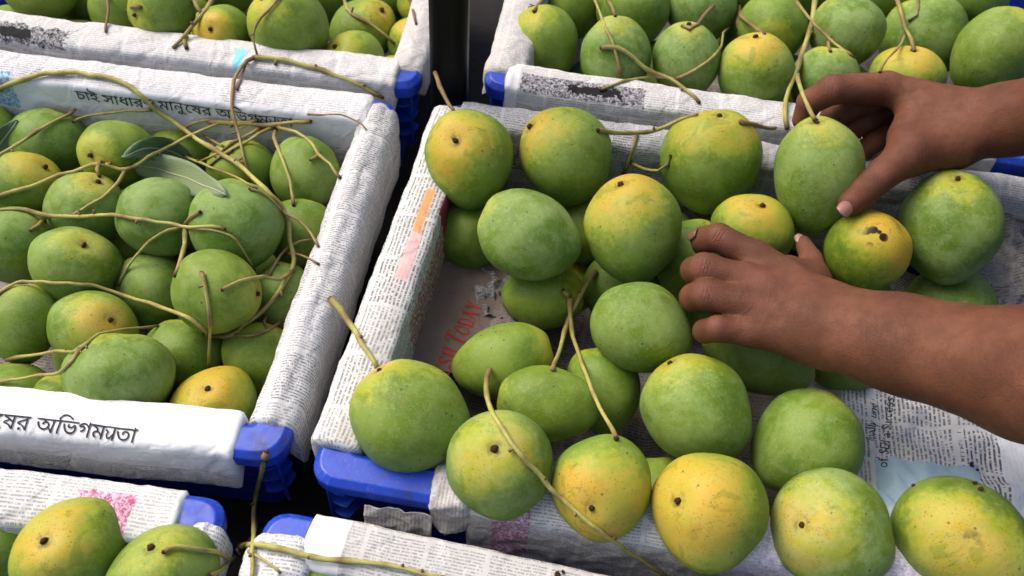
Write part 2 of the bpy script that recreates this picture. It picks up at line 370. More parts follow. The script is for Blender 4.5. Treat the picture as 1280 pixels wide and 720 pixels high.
# ------------------------------------------------------------ newspaper wraps
def fbm(p, s, k=3):
    return mnoise.fractal(Vector(p) * s, 1.0, 2.0, k)
class Wrap:
    """a newspaper sheet folded over one rim from p0 to p1 (cm). v runs from the inner bottom over the top to the outer bottom"""
    def __init__(s, p0, p1, inside, width=3.6, din=7.0, dout=4.0, lift=.34, amp=.16, seed=0, round_=1.0, e0=1.0, e1=1.0, arch=.25):
        s.p0 = np.array([*p0, 0.0]); s.p1 = np.array([*p1, 0.0]); s.L = np.linalg.norm(s.p1 - s.p0); s.d = (s.p1 - s.p0) / s.L
        nn = np.array([-s.d[1], s.d[0], 0]); q = np.array([*inside, 0.0])
        if nn @ (q - s.p0) < 0: nn = -nn
        s.nn = nn; s.amp = amp; s.seed = seed; s.e0, s.e1 = e0, e1
        r = round_; g = lift
        pr = [(width + g + .35, -din), (width + g, -r)]
        for k in range(1, 6):
            a = math.pi / 2 * k / 6; pr.append((width + g - r + r * math.cos(a), g - r + r * math.sin(a)))
        m = 5
        for k in range(m + 1):
            t = k / m; pr.append((width + g - r - t * (width + 2 * g - 2 * r), g + arch * math.sin(math.pi * t)))
        for k in range(1, 6):
            a = math.pi / 2 * (1 - k / 6); pr.append((-g + r - r * math.cos(a), g - r + r * math.sin(a)))
        pr += [(-g, -r), (-g - .1, -dout)]
        s.pr = np.array(pr); seg = np.hypot(*np.diff(s.pr, axis=0).T); s.acc = np.concatenate([[0], np.cumsum(seg)]); s.VL = s.acc[-1]
        s.mid = np.array([width / 2, -r])
    def prof(s, v):
        return np.array([np.interp(v, s.acc, s.pr[:, 0]), np.interp(v, s.acc, s.pr[:, 1])])
    def pos(s, u, v, h=0.0):
        q = s.prof(v); a = s.prof(min(v + .15, s.VL)); b = s.prof(max(v - .15, 0)); t = a - b; t /= (np.hypot(*t) + 1e-9)
        nrm = np.array([t[1], -t[0]])
        if nrm @ (q - s.mid) < 0: nrm = -nrm
        k = 1.0
        for e, uu in ((s.e0, u), (s.e1, s.L - u)):
            if e > 0 and uu < e: x = max(0, uu) / e; k = min(k, .55 + .45 * math.sqrt(max(0, 1 - (1 - x) ** 2)))
        q = s.mid + (q - s.mid) * k if k < 1 else q
        P = (u * .30 + s.seed * 7.3, v * .38, s.seed * 3.1)
        n1 = fbm(P, 1.0, 3); rid = 1 - abs(mnoise.noise(Vector((u * .55 + s.seed, v * .30 + 5, 2.2)))) * 2.4
        rid2 = abs(mnoise.noise(Vector((u * .9 - v * .8 + s.seed, v * .7 + u * .2, 8.2))))
        fold = max(0, 1 - abs(mnoise.noise(Vector((u * .16 + v * .10 + s.seed, v * .16, 3.3)))) * 9)
        d = max(-.16, s.amp * (n1 * .75 + max(0, rid) * .22 - rid2 * .25 + fold * .35)) + h
        # pull sideways a little so long edges are not ruler straight
        wob = .22 * mnoise.noise(Vector((u * .12, s.seed, 1.0)))
        q = q + nrm * d
        p = s.p0 + s.d * u + s.nn * (q[0] + wob) + np.array([0, 0, q[1] + .12 * mnoise.noise(Vector((u * .15, s.seed, 9.0)))])
        return p * CM
    def build(s, name, mat, label, group='newspaper sheets folded over the crate rims', res=.32, tag_it=True, parent=None):
        nu = int(s.L / res) + 2; nv = int(s.VL / .34) + 2
        us = np.linspace(0, s.L, nu); vs = np.linspace(0, s.VL, nv); V = []; UV = []
        org = (s.p0 + s.p1) / 2 * CM
        for u in us:
            for j, v in enumerate(vs):
                vv = v
                if j == 0: vv = v + .8 * (mnoise.noise(Vector((u * .25, s.seed, 4))) + .5)
                if j == nv - 1: vv = v - .6 * (mnoise.noise(Vector((u * .3, s.seed, 6))) + .5)
                V.append(s.pos(u, vv) - org); UV.append((u, vv))
        F = [(i * nv + j, (i + 1) * nv + j, (i + 1) * nv + j + 1, i * nv + j + 1) for i in range(nu - 1) for j in range(nv - 1)]
        o = link(name, mesh_np(name, V, F, UV), mat, loc=org); solid(o, .0005, 0)
        s.o = o; s.org = org
        return tag(o, label, 'newspaper', group)

def edge(Q, i, t0, t1):
    """part of crate edge i (corner i to i+1), t in cm from the start; returns two points"""
    a, b = np.array(Q[i], float), np.array(Q[(i + 1) % 4], float); d = (b - a) / np.linalg.norm(b - a); L = np.linalg.norm(b - a)
    if t1 <= 0: t1 = L + t1
    return a + d * t0, a + d * t1
def cen(Q): return sum(np.array(q, float) for q in Q) / 4

WHITE = (.70, .70, .70)
n_fine = news('newsprint_fine', .27, True, .85, (.56, .56, .57), grime=.3, colw=7.7)
n_out = news('newsprint_wide', .36, False, .80, (.60, .59, .57), colw=5.2, boxes=[
    (3, 14.5, 6.0, 10.2, (.24, .030, .065), .75, .3, 0), (12.0, 17.5, 11.1, 12.0, (.78, .36, .16), .2, .1, 0), (17.5, 23.0, 10.9, 12.1, (.72, .46, .44), .2, .2, 0), (14, 26, .0, 8.2, (.20, .085, .065), .7, 2.0, 1)])
n_front = news('newsprint_slogan', .30, False, .55, WHITE, boxes=[(-5, 70, 5.2, 13.2, (.72, .72, .73), 0, .02, 0)], grime=.1)
n_back = news('newsprint_slogan_back', .30, False, .55, (.64, .64, .65), boxes=[(-5, 64, 3.6, 8.0, (.70, .70, .73), 0, .05, 0), (0, 19.9, 3.8, 8.4, (.12, .26, .52), 0, .3, 1), (20, 60, -2, 2.8, (.45, .45, .47), .4, .6, 1)], grime=.15)
n_tl = news('newsprint_picture', .27, False, .50, (.62, .61, .60), boxes=[(0, 21.5, 7.3, 9.8, (.03, .028, .03), .3, 2.4, 1), (3, 17.5, 7.9, 9.2, (.02, .019, .02), 0, 1.8, 0), (39.5, 40.6, 7, 10, (.25, .62, .72), 0, .05, 0)], grime=.14)
n_tr = news('newsprint_portrait', .28, False, .60, (.60, .60, .60), boxes=[(-2, 1.6, -5, 30, WHITE, 0, .02, 0), (1.8, 15, 6.9, 9.4, (.05, .045, .055), .1, 1.0, 1), (6.6, 12.5, 7.6, 8.7, (.018, .017, .018), 0, 2.0, 0)], grime=.15)
n_mb = news('newsprint_photo_row', .27, False, .8, (.47, .47, .48), boxes=[(18.5, 22, 0, 6, (.30, .34, .42), .3, .3, 1), (2, 9.5, 6.8, 7.7, (.10, .09, .09), 0, .3, 1)], blotch=.25)
n_side = news('newsprint_report', .30, True, .40, (.54, .52, .50), grime=.35)
n_bl = news('newsprint_pink', .30, False, .55, (.64, .64, .63), boxes=[(47.6, 52.2, 3.5, 9.4, (.42, .10, .17), .5, 1.3, 1), (55.0, 60, -2, 22, (.72, .72, .70), 0, .05, 0)], grime=.14)
n_bc = news('newsprint_table', .26, False, .60, (.54, .54, .53), boxes=[(-3, 3.2, -3, 30, (.70, .70, .69), 0, .03, 0)], grime=.25)
n_mf = news('newsprint_front_strip', .27, False, .62, (.66, .65, .64), boxes=[(2.2, 5.2, -3, 30, (.42, .15, .22), .6, .4, 1), (20, 60, 7, 20, (.55, .45, .6), .5, 1, 1)], grime=.3)
n_crump = news('newsprint_crumpled', .30, True, .6, (.70, .70, .70), grime=.25, boxes=[(0, 50, -2, 3, (.45, .55, .70), .6, 1.5, 0)])

# left crate
p, q = edge(QL, 1, .6, -2.6); wLr = Wrap(p, q, cen(QL), 3.2, 7, 7, seed=1, amp=.2, round_=1.3, e0=2.2, e1=.6, arch=.35, lift=.35); wLr.build('newspaper_wrap', n_fine, 'grey finely printed newsprint rolled over the rim between the left and middle crates')
p, q = edge(QL, 2, 3.6, -1); wLf = Wrap(q, p, cen(QL), 3.6, 6, 6, seed=2, amp=.13, round_=.7, arch=.15, e0=.1, e1=.5, lift=.3); wLf.build('newspaper_wrap', n_front, 'white newsprint strip with big Bengali letters on the front rim of the left crate')
p, q = edge(QL, 0, 1, -2.4); wLb = Wrap(p, q, cen(QL), 3.4, 7.5, 3, seed=3, amp=.17, round_=.6, e0=.1, e1=.8); wLb.build('newspaper_wrap', n_back, 'white newsprint with Bengali slogan and blue print on the back of the left crate')
# crate behind left
p, q = edge(QTL, 2, 2.2, -1); wTLf = Wrap(q, p, cen(QTL), 3.6, 5, 4, seed=4, amp=.2, round_=.6, e0=.1, e1=.4); wTLf.build('newspaper_wrap', n_tl, 'newsprint with a black printed picture on the front rim behind the Bengali slogan')
p, q = edge(QTL, 1, 1, -2.0); wTLr = Wrap(p, q, cen(QTL), 3.0, 5, 4, seed=5, amp=.12); wTLr.build('newspaper_wrap', n_side, 'pale newsprint strip just left of the black pole')
# crate behind middle
p, q = edge(QTR, 2, 26.0, -2.2); wTRf = Wrap(q, p, cen(QTR), 3.6, 5, 4, seed=6, amp=.2, round_=.6, e0=.3, e1=.4); wTRf.build('newspaper_wrap', n_tr, 'newsprint with a dark printed photograph on the rim behind the middle crate')
p, q = edge(QTR, 3, 2.0, -1); wTRl = Wrap(p, q, cen(QTR), 3.9, 6, 4, seed=7, amp=.24, e0=.8); wTRl.build('newspaper_wrap', n_side, 'beige crumpled newsprint on the rim just right of the black pole')
# middle crate
p, q = edge(QM, 0, 1.6, -1); wMb = Wrap(p, q, cen(QM), 3.0, 12, 3, seed=8, amp=.24, round_=.8, e0=.4); wMb.build('newspaper_wrap', n_mb, 'creased newsprint on the back rim of the middle crate behind the first row of mangoes')
p, q = edge(QM, 3, 2.8, -1.2); wMl = Wrap(q, p, cen(QM), 2.75, 9.5, 7, seed=9, amp=.16, round_=.7, lift=.75, e0=.8, e1=.5); wMl.build('newspaper_wrap', n_out, 'newsprint with maroon and orange print along the left rim of the middle crate')
p, q = edge(QM, 2, 1, -12.5); wMf = Wrap(q, p, cen(QM), 3.3, 6, 9, seed=10, amp=.32, round_=.9, e0=.8); wMf.build('newspaper_wrap', n_mf, 'rumpled newsprint with a pink print on the front rim of the middle crate')
p, q = edge(QM, 2, 1, -9.6); p = q - (q - p) / np.linalg.norm(q - p) * 3.6; wMc = Wrap(q, p, cen(QM), 2.9, 3, 4.5, seed=19, amp=.75, round_=.8, e0=1.2, e1=1.2, lift=.5); wMc.build('newspaper_wrap', n_side, 'crushed lump of newsprint where the bare blue rim of the middle crate begins', res=.2)
# bottom crates
p, q = edge(QBL, 0, 1, -3.2); wBL = Wrap(p, q, cen(QBL), 3.7, 6, 4, seed=11, amp=.22, round_=.6, e1=.4); wBL.build('newspaper_wrap', n_bl, 'white newsprint with a pink printed patch on the rim of the bottom left crate')
p, q = edge(QBL, 1, 2.0, 7.5); wBLr = Wrap(p, q, cen(QBL), 1.9, 5, 4, seed=12, amp=.2, round_=1.2, e0=.8, e1=1.0); wBLr.build('newspaper_wrap', n_crump, 'short roll of newsprint on the corner beside the blue corner of the bottom left crate')
p, q = edge(QBC, 0, 3.4, -1); wBC = Wrap(p, q, cen(QBC), 3.6, 6, 4, seed=13, amp=.12, round_=.6, e0=.1, arch=.2); wBC.build('newspaper_wrap', n_bc, 'grey newsprint with a white end band on the rim of the bottom centre crate')
p, q = edge(QBC, 3, 1.0, -1.8); wBCl = Wrap(q, p, cen(QBC), 3.4, 6, 4.5, seed=14, amp=.6, round_=1.0, e0=1.5, lift=.5); wBCl.build('newspaper_wrap', n_crump, 'crumpled bluish newsprint on the left rim of the bottom centre crate under the twigs')

# ------------------------------------------------------------ lettering
def text_mesh(txt, size=1.0):
    """outlines of the lettering filled by winding number, so overlapping strokes stay solid"""
    c = bpy.data.curves.new('lettering', 'FONT'); c.body = txt; c.size = size
    o = bpy.data.objects.new('lettering', c); COL.objects.link(o)
    dg = bpy.context.evaluated_depsgraph_get(); cv = o.to_curve(dg); loops = []
    for sp in cv.splines:
        pts = []; bp = sp.bezier_points; n = len(bp)
        for i in range(n):
            a, b = bp[i], bp[(i + 1) % n]
            pts += [(q.x, q.y) for q in interpolate_bezier(a.co, a.handle_right, b.handle_left, b.co, 5)[:-1]]
        if len(pts) > 2: loops.append(pts)
    o.to_curve_clear(); bpy.data.objects.remove(o); bpy.data.curves.remove(c)
    vs, es = [], []
    for L in loops:
        k = len(vs); vs += [Vector(p) for p in L]; es += [(k + i, k + (i + 1) % len(L)) for i in range(len(L))]
    bm = bmesh.new()
    if not vs: return bm
    V, _, F, *_r = delaunay_2d_cdt(vs, es, [], 0, 1e-6)
    A = [np.array(L) for L in loops]; bv = [bm.verts.new((v.x, v.y, 0)) for v in V]
    for f in F:
        x = sum(V[i].x for i in f) / 3; y = sum(V[i].y for i in f) / 3; w = 0
        for P in A:
            Q = np.roll(P, -1, 0); cr_ = (Q[:, 0] - P[:, 0]) * (y - P[:, 1]) - (x - P[:, 0]) * (Q[:, 1] - P[:, 1])
            w += int(((P[:, 1] <= y) & (Q[:, 1] > y) & (cr_ > 0)).sum()) - int(((P[:, 1] > y) & (Q[:, 1] <= y) & (cr_ < 0)).sum())
        if w: bm.faces.new([bv[i] for i in f])
    bmesh.ops.delete(bm, geom=[v for v in bm.verts if not v.link_faces], context='VERTS'); return bm
def stroke(bm, pts, w, dx=0.0):
    pts = [Vector((x + dx, y)) for x, y in pts]; prev = None
    for i, p in enumerate(pts):
        a = pts[max(0, i - 1)]; b = pts[min(len(pts) - 1, i + 1)]; t = (b - a).normalized(); n = Vector((-t.y, t.x)) * w / 2
        cur = (bm.verts.new((p.x + n.x, p.y + n.y, 0)), bm.verts.new((p.x - n.x, p.y - n.y, 0)))
        if prev: bm.faces.new((prev[0], cur[0], cur[1], prev[1]))
        prev = cur
def slogan(parts, size):
    """bengali words assembled left to right; None stands for the joined ya stroke"""
    out = bmesh.new(); x = 0
    for tx in parts:
        if tx is None:
            s_ = size; stroke(out, [(x + .00 * s_, .46 * s_), (x + .12 * s_, .37 * s_), (x + .07 * s_, .22 * s_), (x + .14 * s_, .08 * s_), (x + .24 * s_, .10 * s_), (x + .36 * s_, .30 * s_)], .078 * s_)
            stroke(out, [(x + .37 * s_, .60 * s_), (x + .37 * s_, .0)], .078 * s_); stroke(out, [(x - .02 * s_, .605 * s_), (x + .46 * s_, .605 * s_)], .055 * s_)
            x += .44 * s_; continue
        if tx == ' ': x += .28 * size; continue
        b = text_mesh(tx, size); xs = [v.co.x for v in b.verts]
        x0 = min(xs); w_ = max(xs) - x0
        for v in b.verts: v.co.x += x - x0
        me = bpy.data.meshes.new('t'); b.to_mesh(me); b.free(); out.from_mesh(me); bpy.data.meshes.remove(me); x += (.27 * size if tx == 'ি' else w_ - .01 * size)
    return out, x
def cut(bm, step=.25):
    xs = [v.co.x for v in bm.verts]; ys = [v.co.y for v in bm.verts]
    for ax, arr in ((0, xs), (1, ys)):
        k = math.floor(min(arr) / step) * step
        while k < max(arr):
            co = [0, 0, 0]; no = [0, 0, 0]; co[ax] = k; no[ax] = 1
            bmesh.ops.bisect_plane(bm, geom=bm.verts[:] + bm.edges[:] + bm.faces[:], plane_co=co, plane_no=no); k += step
def letter_on(wrap, bm, u0, v0, sx, sy, mat, ang=0.0, name='lettering', hh=.11):
    """lay lettering (x,y in cm) on a wrap: u = u0 + x, v = v0 + sy*y"""
    cut(bm)
    ca, sa = math.cos(ang), math.sin(ang)
    for v in bm.verts:
        x, y = v.co.x, v.co.y
        X, Y = x * ca - y * sa, x * sa + y * ca
        p = wrap.pos(u0 + X * sx, v0 + Y * sy, hh) - wrap.org
        v.co = p
    me = bpy.data.meshes.new(name); bm.to_mesh(me); bm.free()
    return link(name, me, mat, wrap.o)
S1 = ['চাই', ' ', 'সাধারণ', ' ', 'মানু', 'ে', 'ষর', ' ', 'অ', 'ি', 'ভগম', None, 'তা']     # pieces in the order they are drawn
bm, wd = slogan(S1, 1.75)
letter_on(wLf, bm, wLf.L - 7.9 - wd, 9.9, 1, -1, INK)
bm, wd2 = slogan(S1, 1.75)
letter_on(wLb, bm, wLb.L - 7.9 - wd2, 6.0, 1, 1, INK)
bm = text_mesh('REPORT', 1.2)
letter_on(wTRl, bm, 12.0, 7.5, 1, 1, INK, math.radians(180))
# ------------------------------------------------------------ mangoes
NS, NR = 44, 30
_dirs = [(0, 1, 0)]
for j in range(1, NR):
    th = math.pi * j / NR
    for i in range(NS):
        a = 2 * math.pi * i / NS; _dirs.append((math.sin(th) * math.cos(a), math.cos(th), math.sin(th) * math.sin(a)))
_dirs.append((0, -1, 0)); DIRS = np.array(_dirs)
MF = [(0, 1 + (i + 1) % NS, 1 + i) for i in range(NS)]
for j in range(NR - 2):
    for i in range(NS):
        a = 1 + j * NS + i; b = 1 + j * NS + (i + 1) % NS; MF.append((a, b, b + NS, a + NS))
_l = 1 + (NR - 2) * NS; MF += [(_l + i, _l + (i + 1) % NS, len(DIRS) - 1) for i in range(NS)]
_f = MF[200]; _n = np.cross(DIRS[_f[1]] - DIRS[_f[0]], DIRS[_f[2]] - DIRS[_f[0]])
if _n @ DIRS[_f[0]] < 0: MF = [tuple(reversed(f)) for f in MF]
# stalk scar: a low ragged button
bm = bmesh.new(); prev = None; rr0 = [(0, .36), (.20, .36), (.29, .24), (.31, .04), (.42, -.08)]
rings = []
for k, (r, z) in enumerate(rr0):
    if k == 0: rings.append([bm.verts.new((0, 0, z * CM - .0008))]); continue
    rings.append([bm.verts.new((r * CM * (1 + .16 * math.sin(3 * a + k) + .08 * math.sin(5 * a)) * math.cos(a), r * CM * (1 + .14 * math.cos(4 * a)) * math.sin(a), z * CM + .0003 * math.sin(4 * a + k))) for a in [2 * math.pi * i / 10 for i in range(10)]])
for i in range(10): bm.faces.new((rings[0][0], rings[1][i], rings[1][(i + 1) % 10]))
for k in range(1, len(rings) - 1):
    for i in range(10): bm.faces.new((rings[k][i], rings[k + 1][i], rings[k + 1][(i + 1) % 10], rings[k][(i + 1) % 10]))
nub_me = bpy.data.meshes.new('stalk_scar'); bm.to_mesh(nub_me); bm.free(); nub_me.polygons.foreach_set('use_smooth', [True] * len(nub_me.polygons)); nub_me.materials.append(NUB)

# cx, cy, width, length, angle of the long axis from picture up (clockwise), stalk scar offset px or None, height cm, ripeness, bloom, tone, label
G = []
def mg(cx, cy, w, h, ang, st, z, ripe, bloom, tone, label, cr, **k): G.append(dict(cx=cx, cy=cy, w=w, h=h, ang=ang, st=st, z=z, ripe=ripe, bloom=bloom, tone=tone, label=label, cr=cr, **k))
# middle crate
mg(585, 199, 105, 126, -8, (-14, -27), 1.0, .62, .25, .25, 'mango with yellow top and brown scar at the back left corner of the middle crate', 'M')
mg(706, 196, 112, 124, -14, (-41, -38), .8, .60, .5, .2, 'speckled yellow-green mango second from the left in the back row of the middle crate', 'M')
mg(891, 203, 120, 134, 16, (8, -57), 1.0, .52, .35, .1, 'large mango with russet shoulders and stalk stub left of the mango being lifted', 'M')
mg(662, 293, 108, 132, -64, None, .2, .12, .95, .45, 'pale green mango lying sideways with a powdery scuffed skin below the back row', 'M')
mg(792, 287, 117, 136, -4, (-14, -60), 1.5, .72, .5, .25, 'big upright mango with a bright yellow freckled top in the middle of the crate', 'M')
mg(1021, 220, 106, 145, 4, (-2, -68), 4.5, .15, .75, .3, 'light green mango held by the upper hand with its stalk still attached', 'M', fixed=True)
mg(943, 290, 100, 94, 25, (13, -34), 1.2, .62, .2, 0, 'yellow mango half hidden behind the knuckles of the lower hand', 'M')
mg(1082, 314, 102, 104, 20, (40, -30), 1.5, 1.15, 0, 0, 'orange-yellow mango with black blotches under the thumb of the upper hand', 'M', spots=(12, -20), nonub=True)
mg(1186, 285, 117, 144, 0, (6, -64), 1.2, .10, .8, .45, 'large green mango with a yellow patch on top standing right of the upper hand', 'M')
mg(1188, 388, 104, 112, 10, None, -3.2, .05, .7, .6, 'green mango mostly hidden behind the lower forearm at the right', 'M')
mg(588, 292, 96, 92, 0, None, -3.5, .1, .3, .2, 'dark green mango tucked under the one at the back left corner', 'M')
mg(678, 369, 84, 104, 88, None, -4.6, .42, .2, .1, 'olive mango in shade under the scuffed sideways one', 'M')
mg(802, 411, 108, 134, -62, None, -.5, .02, .7, .25, 'smooth deep green mango lying sideways in the centre below the freckled one', 'M')
mg(628, 450, 92, 130, 76, None, -3.6, .22, .25, .15, 'olive green mango beside the red printed headline', 'M')
mg(685, 504, 90, 134, -82, None, -2.0, .20, .3, .1, 'long green mango lying on its side between the crossed twigs and the front row', 'M')
mg(752, 488, 92, 112, -12, None, -3.6, .16, .3, .3, 'two-toned green mango under the crossed bare twigs', 'M')
mg(872, 513, 128, 146, -40, (-37, -66), .2, .34, .65, .25, 'large light green mango with a short pale stalk below the lower hand', 'M')
mg(1006, 555, 128, 144, 52, None, -.6, .1, .55, .35, 'plain green mango with a thin scratch beside the printed paper lining', 'M')
mg(512, 519, 134, 152, -78, (-44, -56), 2.0, .42, .45, .15, 'large yellow-green mango with a thick cut stalk on the left front of the middle crate', 'M')
mg(625, 581, 130, 138, -20, (-7, -19), 2.0, .42, .8, .45, 'front row mango with an orange streak round its scar and a frosted underside', 'M')
mg(754, 610, 122, 132, 10, (-16, 22), 2.0, .85, .25, .1, 'yellow mango with a round brown scar in the front row, crossed by a long stalk', 'M')
mg(889, 641, 142, 146, 20, (-33, -15), 2.0, 1.05, .25, 0, 'ripest deep yellow mango with a star shaped dark scar in the front row', 'M')
mg(1041, 662, 142, 156, -50, (-38, -9), 1.6, .46, 1.0, .2, 'mottled mango with pale powdery bloom and olive patches in the front row', 'M')
mg(1204, 674, 138, 172, -62, (6, 4), 1.6, .62, .5, .1, 'large mango with a yellow flank at the lower right corner of the photo', 'M', nonub=True)
mg(948, 446, 86, 142, -66, None, -2.6, 0, .45, .35, 'glossy bright green mango peeping out under the lower hand', 'M')
mg(1052, 448, 88, 92, -40, None, -3.8, 0, .45, .35, 'green mango showing only a sliver under the lower forearm', 'M')
mg(868, 328, 96, 108, 30, None, -2.6, .05, .4, .3, 'green mango behind the curled fingers of the lower hand', 'M')
mg(735, 285, 88, 92, 0, None, -5.5, 0, .1, .2, 'shaded green mango deep between the scuffed and the freckled ones', 'M')
mg(688, 640, 92, 92, 0, None, -3.0, .1, .2, .1, 'shaded olive mango wedged between the streaked and the yellow one of the front row', 'M')
mg(822, 622, 98, 100, 0, None, -3.2, .05, .2, .2, 'shaded green mango wedged between the two yellowest mangoes of the front row', 'M')
mg(972, 706, 96, 96, 0, None, -3.2, .1, .2, .1, 'shaded green mango at the bottom edge between the ripest and the mottled one', 'M')
mg(560, 430, 80, 80, 0, None, -12, .1, .2, .1, '', 'X')
G.pop()
# crate behind middle
mg(682, 55, 84, 94, -10, (-14, -42), .2, .28, .3, .1, 'olive green mango with a dark stalk stub at the left end behind the printed photograph', 'TR')
mg(674, 106, 76, 84, 15, (-3, -30), -1.2, .36, .2, 0, 'small olive mango pressed against the beige newsprint right of the pole', 'TR')
mg(768, 71, 86, 98, 4, None, .8, .12, .9, .6, 'frosted green mango under the fork of the cut twig behind the middle crate', 'TR')
mg(790, 15, 90, 92, 0, None, -1.2, .06, .4, .4, 'green mango cut by the top edge above the frosted one', 'TR')
mg(857, 76, 82, 96, -6, (2, -44), .8, .05, .9, .85, 'bluish green mango with a hooked twig on its top, left of the orange-topped one', 'TR')
mg(877, 12, 84, 90, 4, None, -1.0, .05, .8, .8, 'bluish green mango at the top edge behind the hooked twig', 'TR')
mg(942, 93, 92, 100, 4, (0, -47), 1.2, .62, .5, .3, 'mango with an orange blush on top behind the middle crate', 'TR')
mg(965, 38, 84, 88, 6, (-4, 18), -.6, .15, .3, .1, 'green mango right behind the orange-blushed one', 'TR')
mg(1056, 40, 88, 90, -12, None, .6, .10, 1.0, .6, 'frosted green mango behind the stalk of the lifted mango', 'TR')
mg(1032, 105, 82, 92, 8, None, -.4, .06, .9, .7, 'pale green mango behind the bent finger of the upper hand', 'TR')
mg(1130, 101, 90, 84, 0, (8, -38), -.2, .66, .3, 0, 'mango with a yellow top behind the knuckles of the upper hand', 'TR')
mg(1156, 48, 102, 106, -20, None, .2, .04, .8, .45, 'large green mango above the back of the upper hand', 'TR')
mg(1244, 66, 96, 116, 42, None, .8, .32, .5, .15, 'large green mango with a dull yellow flank above the upper wrist', 'TR')
mg(1216, -10, 92, 84, 60, None, .6, 0, .3, .4, 'dark green mango at the top edge near the right corner', 'TR')
mg(1250, 128, 86, 76, 0, None, -3.0, .05, .4, .3, 'green mango showing only an arc above the upper forearm', 'TR')
mg(713, 8, 80, 82, 0, None, -2.8, .2, .2, .1, 'dim olive mango behind the dark stalk stub at the top edge', 'TR')
mg(765, 126, 72, 64, 0, None, -1.6, .26, .3, .1, 'olive mango just above the newsprint with the printed photograph', 'TR')
mg(858, 141, 70, 68, 0, None, -1.4, .22, .4, .2, 'green mango low against the rim under the bluish one', 'TR')
mg(922, -18, 84, 84, 0, None, -.4, .1, .5, .3, 'green mango at the top edge between the hooked twig and the lifted stalk', 'TR')
mg(1010, -22, 80, 84, 0, None, -1.6, .1, .5, .3, 'green mango at the top edge left of the long upright stalk', 'TR')
mg(1098, -12, 84, 84, 0, None, -1.4, .1, .5, .4, 'green mango at the top edge above the yellow-topped one', 'TR')
# crate behind left
mg(52, -10, 86, 76, 0, None, .4, .25, .2, 0, 'green mango cut by the top edge in the far left corner', 'TL')
mg(22, 40, 74, 62, 20, None, -1.0, .16, .5, .3, 'pale green mango resting on the newsprint at the far left', 'TL')
mg(118, 8, 76, 74, 0, None, -.6, .30, .3, .1, 'yellow-green mango right of the first one at the top left edge', 'TL')
mg(154, 14, 74, 88, 8, None, -.8, .24, .2, .1, 'olive green mango behind the bright round one at the top left', 'TL')
mg(102, 56, 66, 62, 0, None, -1.4, .12, .6, .2, 'small pale green mango low against the white newsprint at the top left', 'TL')
mg(203, 15, 78, 86, -14, (-34, 4), 1.4, .14, .4, .25, 'bright green round mango with a curled stub at its left side', 'TL')
mg(279, 40, 70, 66, 0, (-14, -4), .8, .5, .2, 0, 'small yellow mango beside a forked twig at the top left', 'TL')
mg(361, 32, 92, 102, -70, (-34, -32), 1.8, .30, .35, .1, 'large yellow-green mango with a dark seam near the top edge left of the pole', 'TL')
mg(198, 84, 58, 54, 0, None, -1.4, .1, .3, .1, 'green mango just showing over the newsprint under the bright round one', 'TL')
mg(270, 84, 54, 52, 0, None, -1.4, .1, .5, .2, 'green mango just showing over the newsprint under the small yellow one', 'TL')
mg(352, 90, 64, 50, 0, None, -1.0, .5, .2, 0, 'olive yellow mango just showing over the newsprint under the large one', 'TL')
mg(456, 38, 82, 76, -20, (22, -24), .2, .42, .4, .1, 'mango with a dull yellow top under a bare drooping stalk left of the pole', 'TL')
mg(443, 80, 84, 78, -30, (-22, -22), .8, .40, .3, 0, 'yellow-green mango with a small dark hole in its skin left of the pole', 'TL')
mg(519, 56, 66, 66, 10, (-2, -22), .2, .36, .3, .1, 'yellow-green mango against the white strip left of the pole', 'TL')
mg(498, 101, 68, 62, 10, None, -.4, .20, .5, .2, 'pale green mango with a pink tip low beside the blue corner', 'TL')
mg(522, 6, 46, 54, 0, (-2, 14), 1.0, .50, .2, 0, 'narrow yellow-green mango at the top edge touching the pole', 'TL')
mg(415, -12, 92, 82, 0, None, -1.6, .05, .2, .2, 'dark green mango at the top edge right of the large seamed one', 'TL')
mg(484, -6, 82, 74, 0, None, -1.8, .05, .3, .2, 'dark green mango at the top edge behind the drooping stalk', 'TL')
mg(290, -14, 74, 60, 0, None, -1.2, .05, .5, .5, 'green mango at the top edge above the small yellow one', 'TL')
# left crate
mg(62, 181, 94, 88, 20, None, .2, .08, .6, .6, 'round green mango in the back left of the left crate below the slogan', 'L')
mg(144, 194, 92, 86, 0, (-28, -2), .4, .28, .3, 0, 'bright lime green mango beside the leaves in the left crate', 'L')
mg(301, 216, 84, 84, 0, None, -.8, .30, .2, .1, 'dull olive mango behind thin crossing twigs right of the leaves', 'L')
mg(382, 219, 94, 88, 70, None, .6, .06, .6, .4, 'green mango in the back right corner of the left crate', 'L')
mg(30, 236, 98, 92, 20, (26, -28), .4, .45, .3, .2, 'brown freckled yellow mango with a short stub at the left edge of the photo', 'L')
mg(108, 266, 94, 100, 10, (16, -38), 0, .22, .8, .4, 'green mango with a pale bloom and dark blemish under the forked twig', 'L')
mg(198, 272, 98, 102, -30, None, .6, .06, .8, .7, 'bluish green mango just below the hanging leaf', 'L')
mg(296, 283, 114, 116, 15, None, .8, .06, .8, .75, 'large bluish green mango right of the leaf tip', 'L')
mg(18, 308, 96, 98, -20, (34, -34), .2, .12, .6, .5, 'large green mango at the left edge under a pale twig end', 'L')
mg(95, 334, 108, 100, 20, (11, -26), 1.0, .16, .6, .35, 'round green mango with a dark scar facing up near the left edge', 'L')
mg(192, 364, 92, 92, 30, None, -.8, .02, .7, .5, 'green mango partly under the knot of twigs', 'L')
mg(268, 365, 108, 104, 20, (48, 2), 1.0, .34, .4, .1, 'yellowish green mango with a stalk sticking to its right side', 'L')
mg(376, 293, 80, 92, 20, None, 0, .25, .4, .3, 'green mango with a yellow shoulder against the right rim of the left crate', 'L')
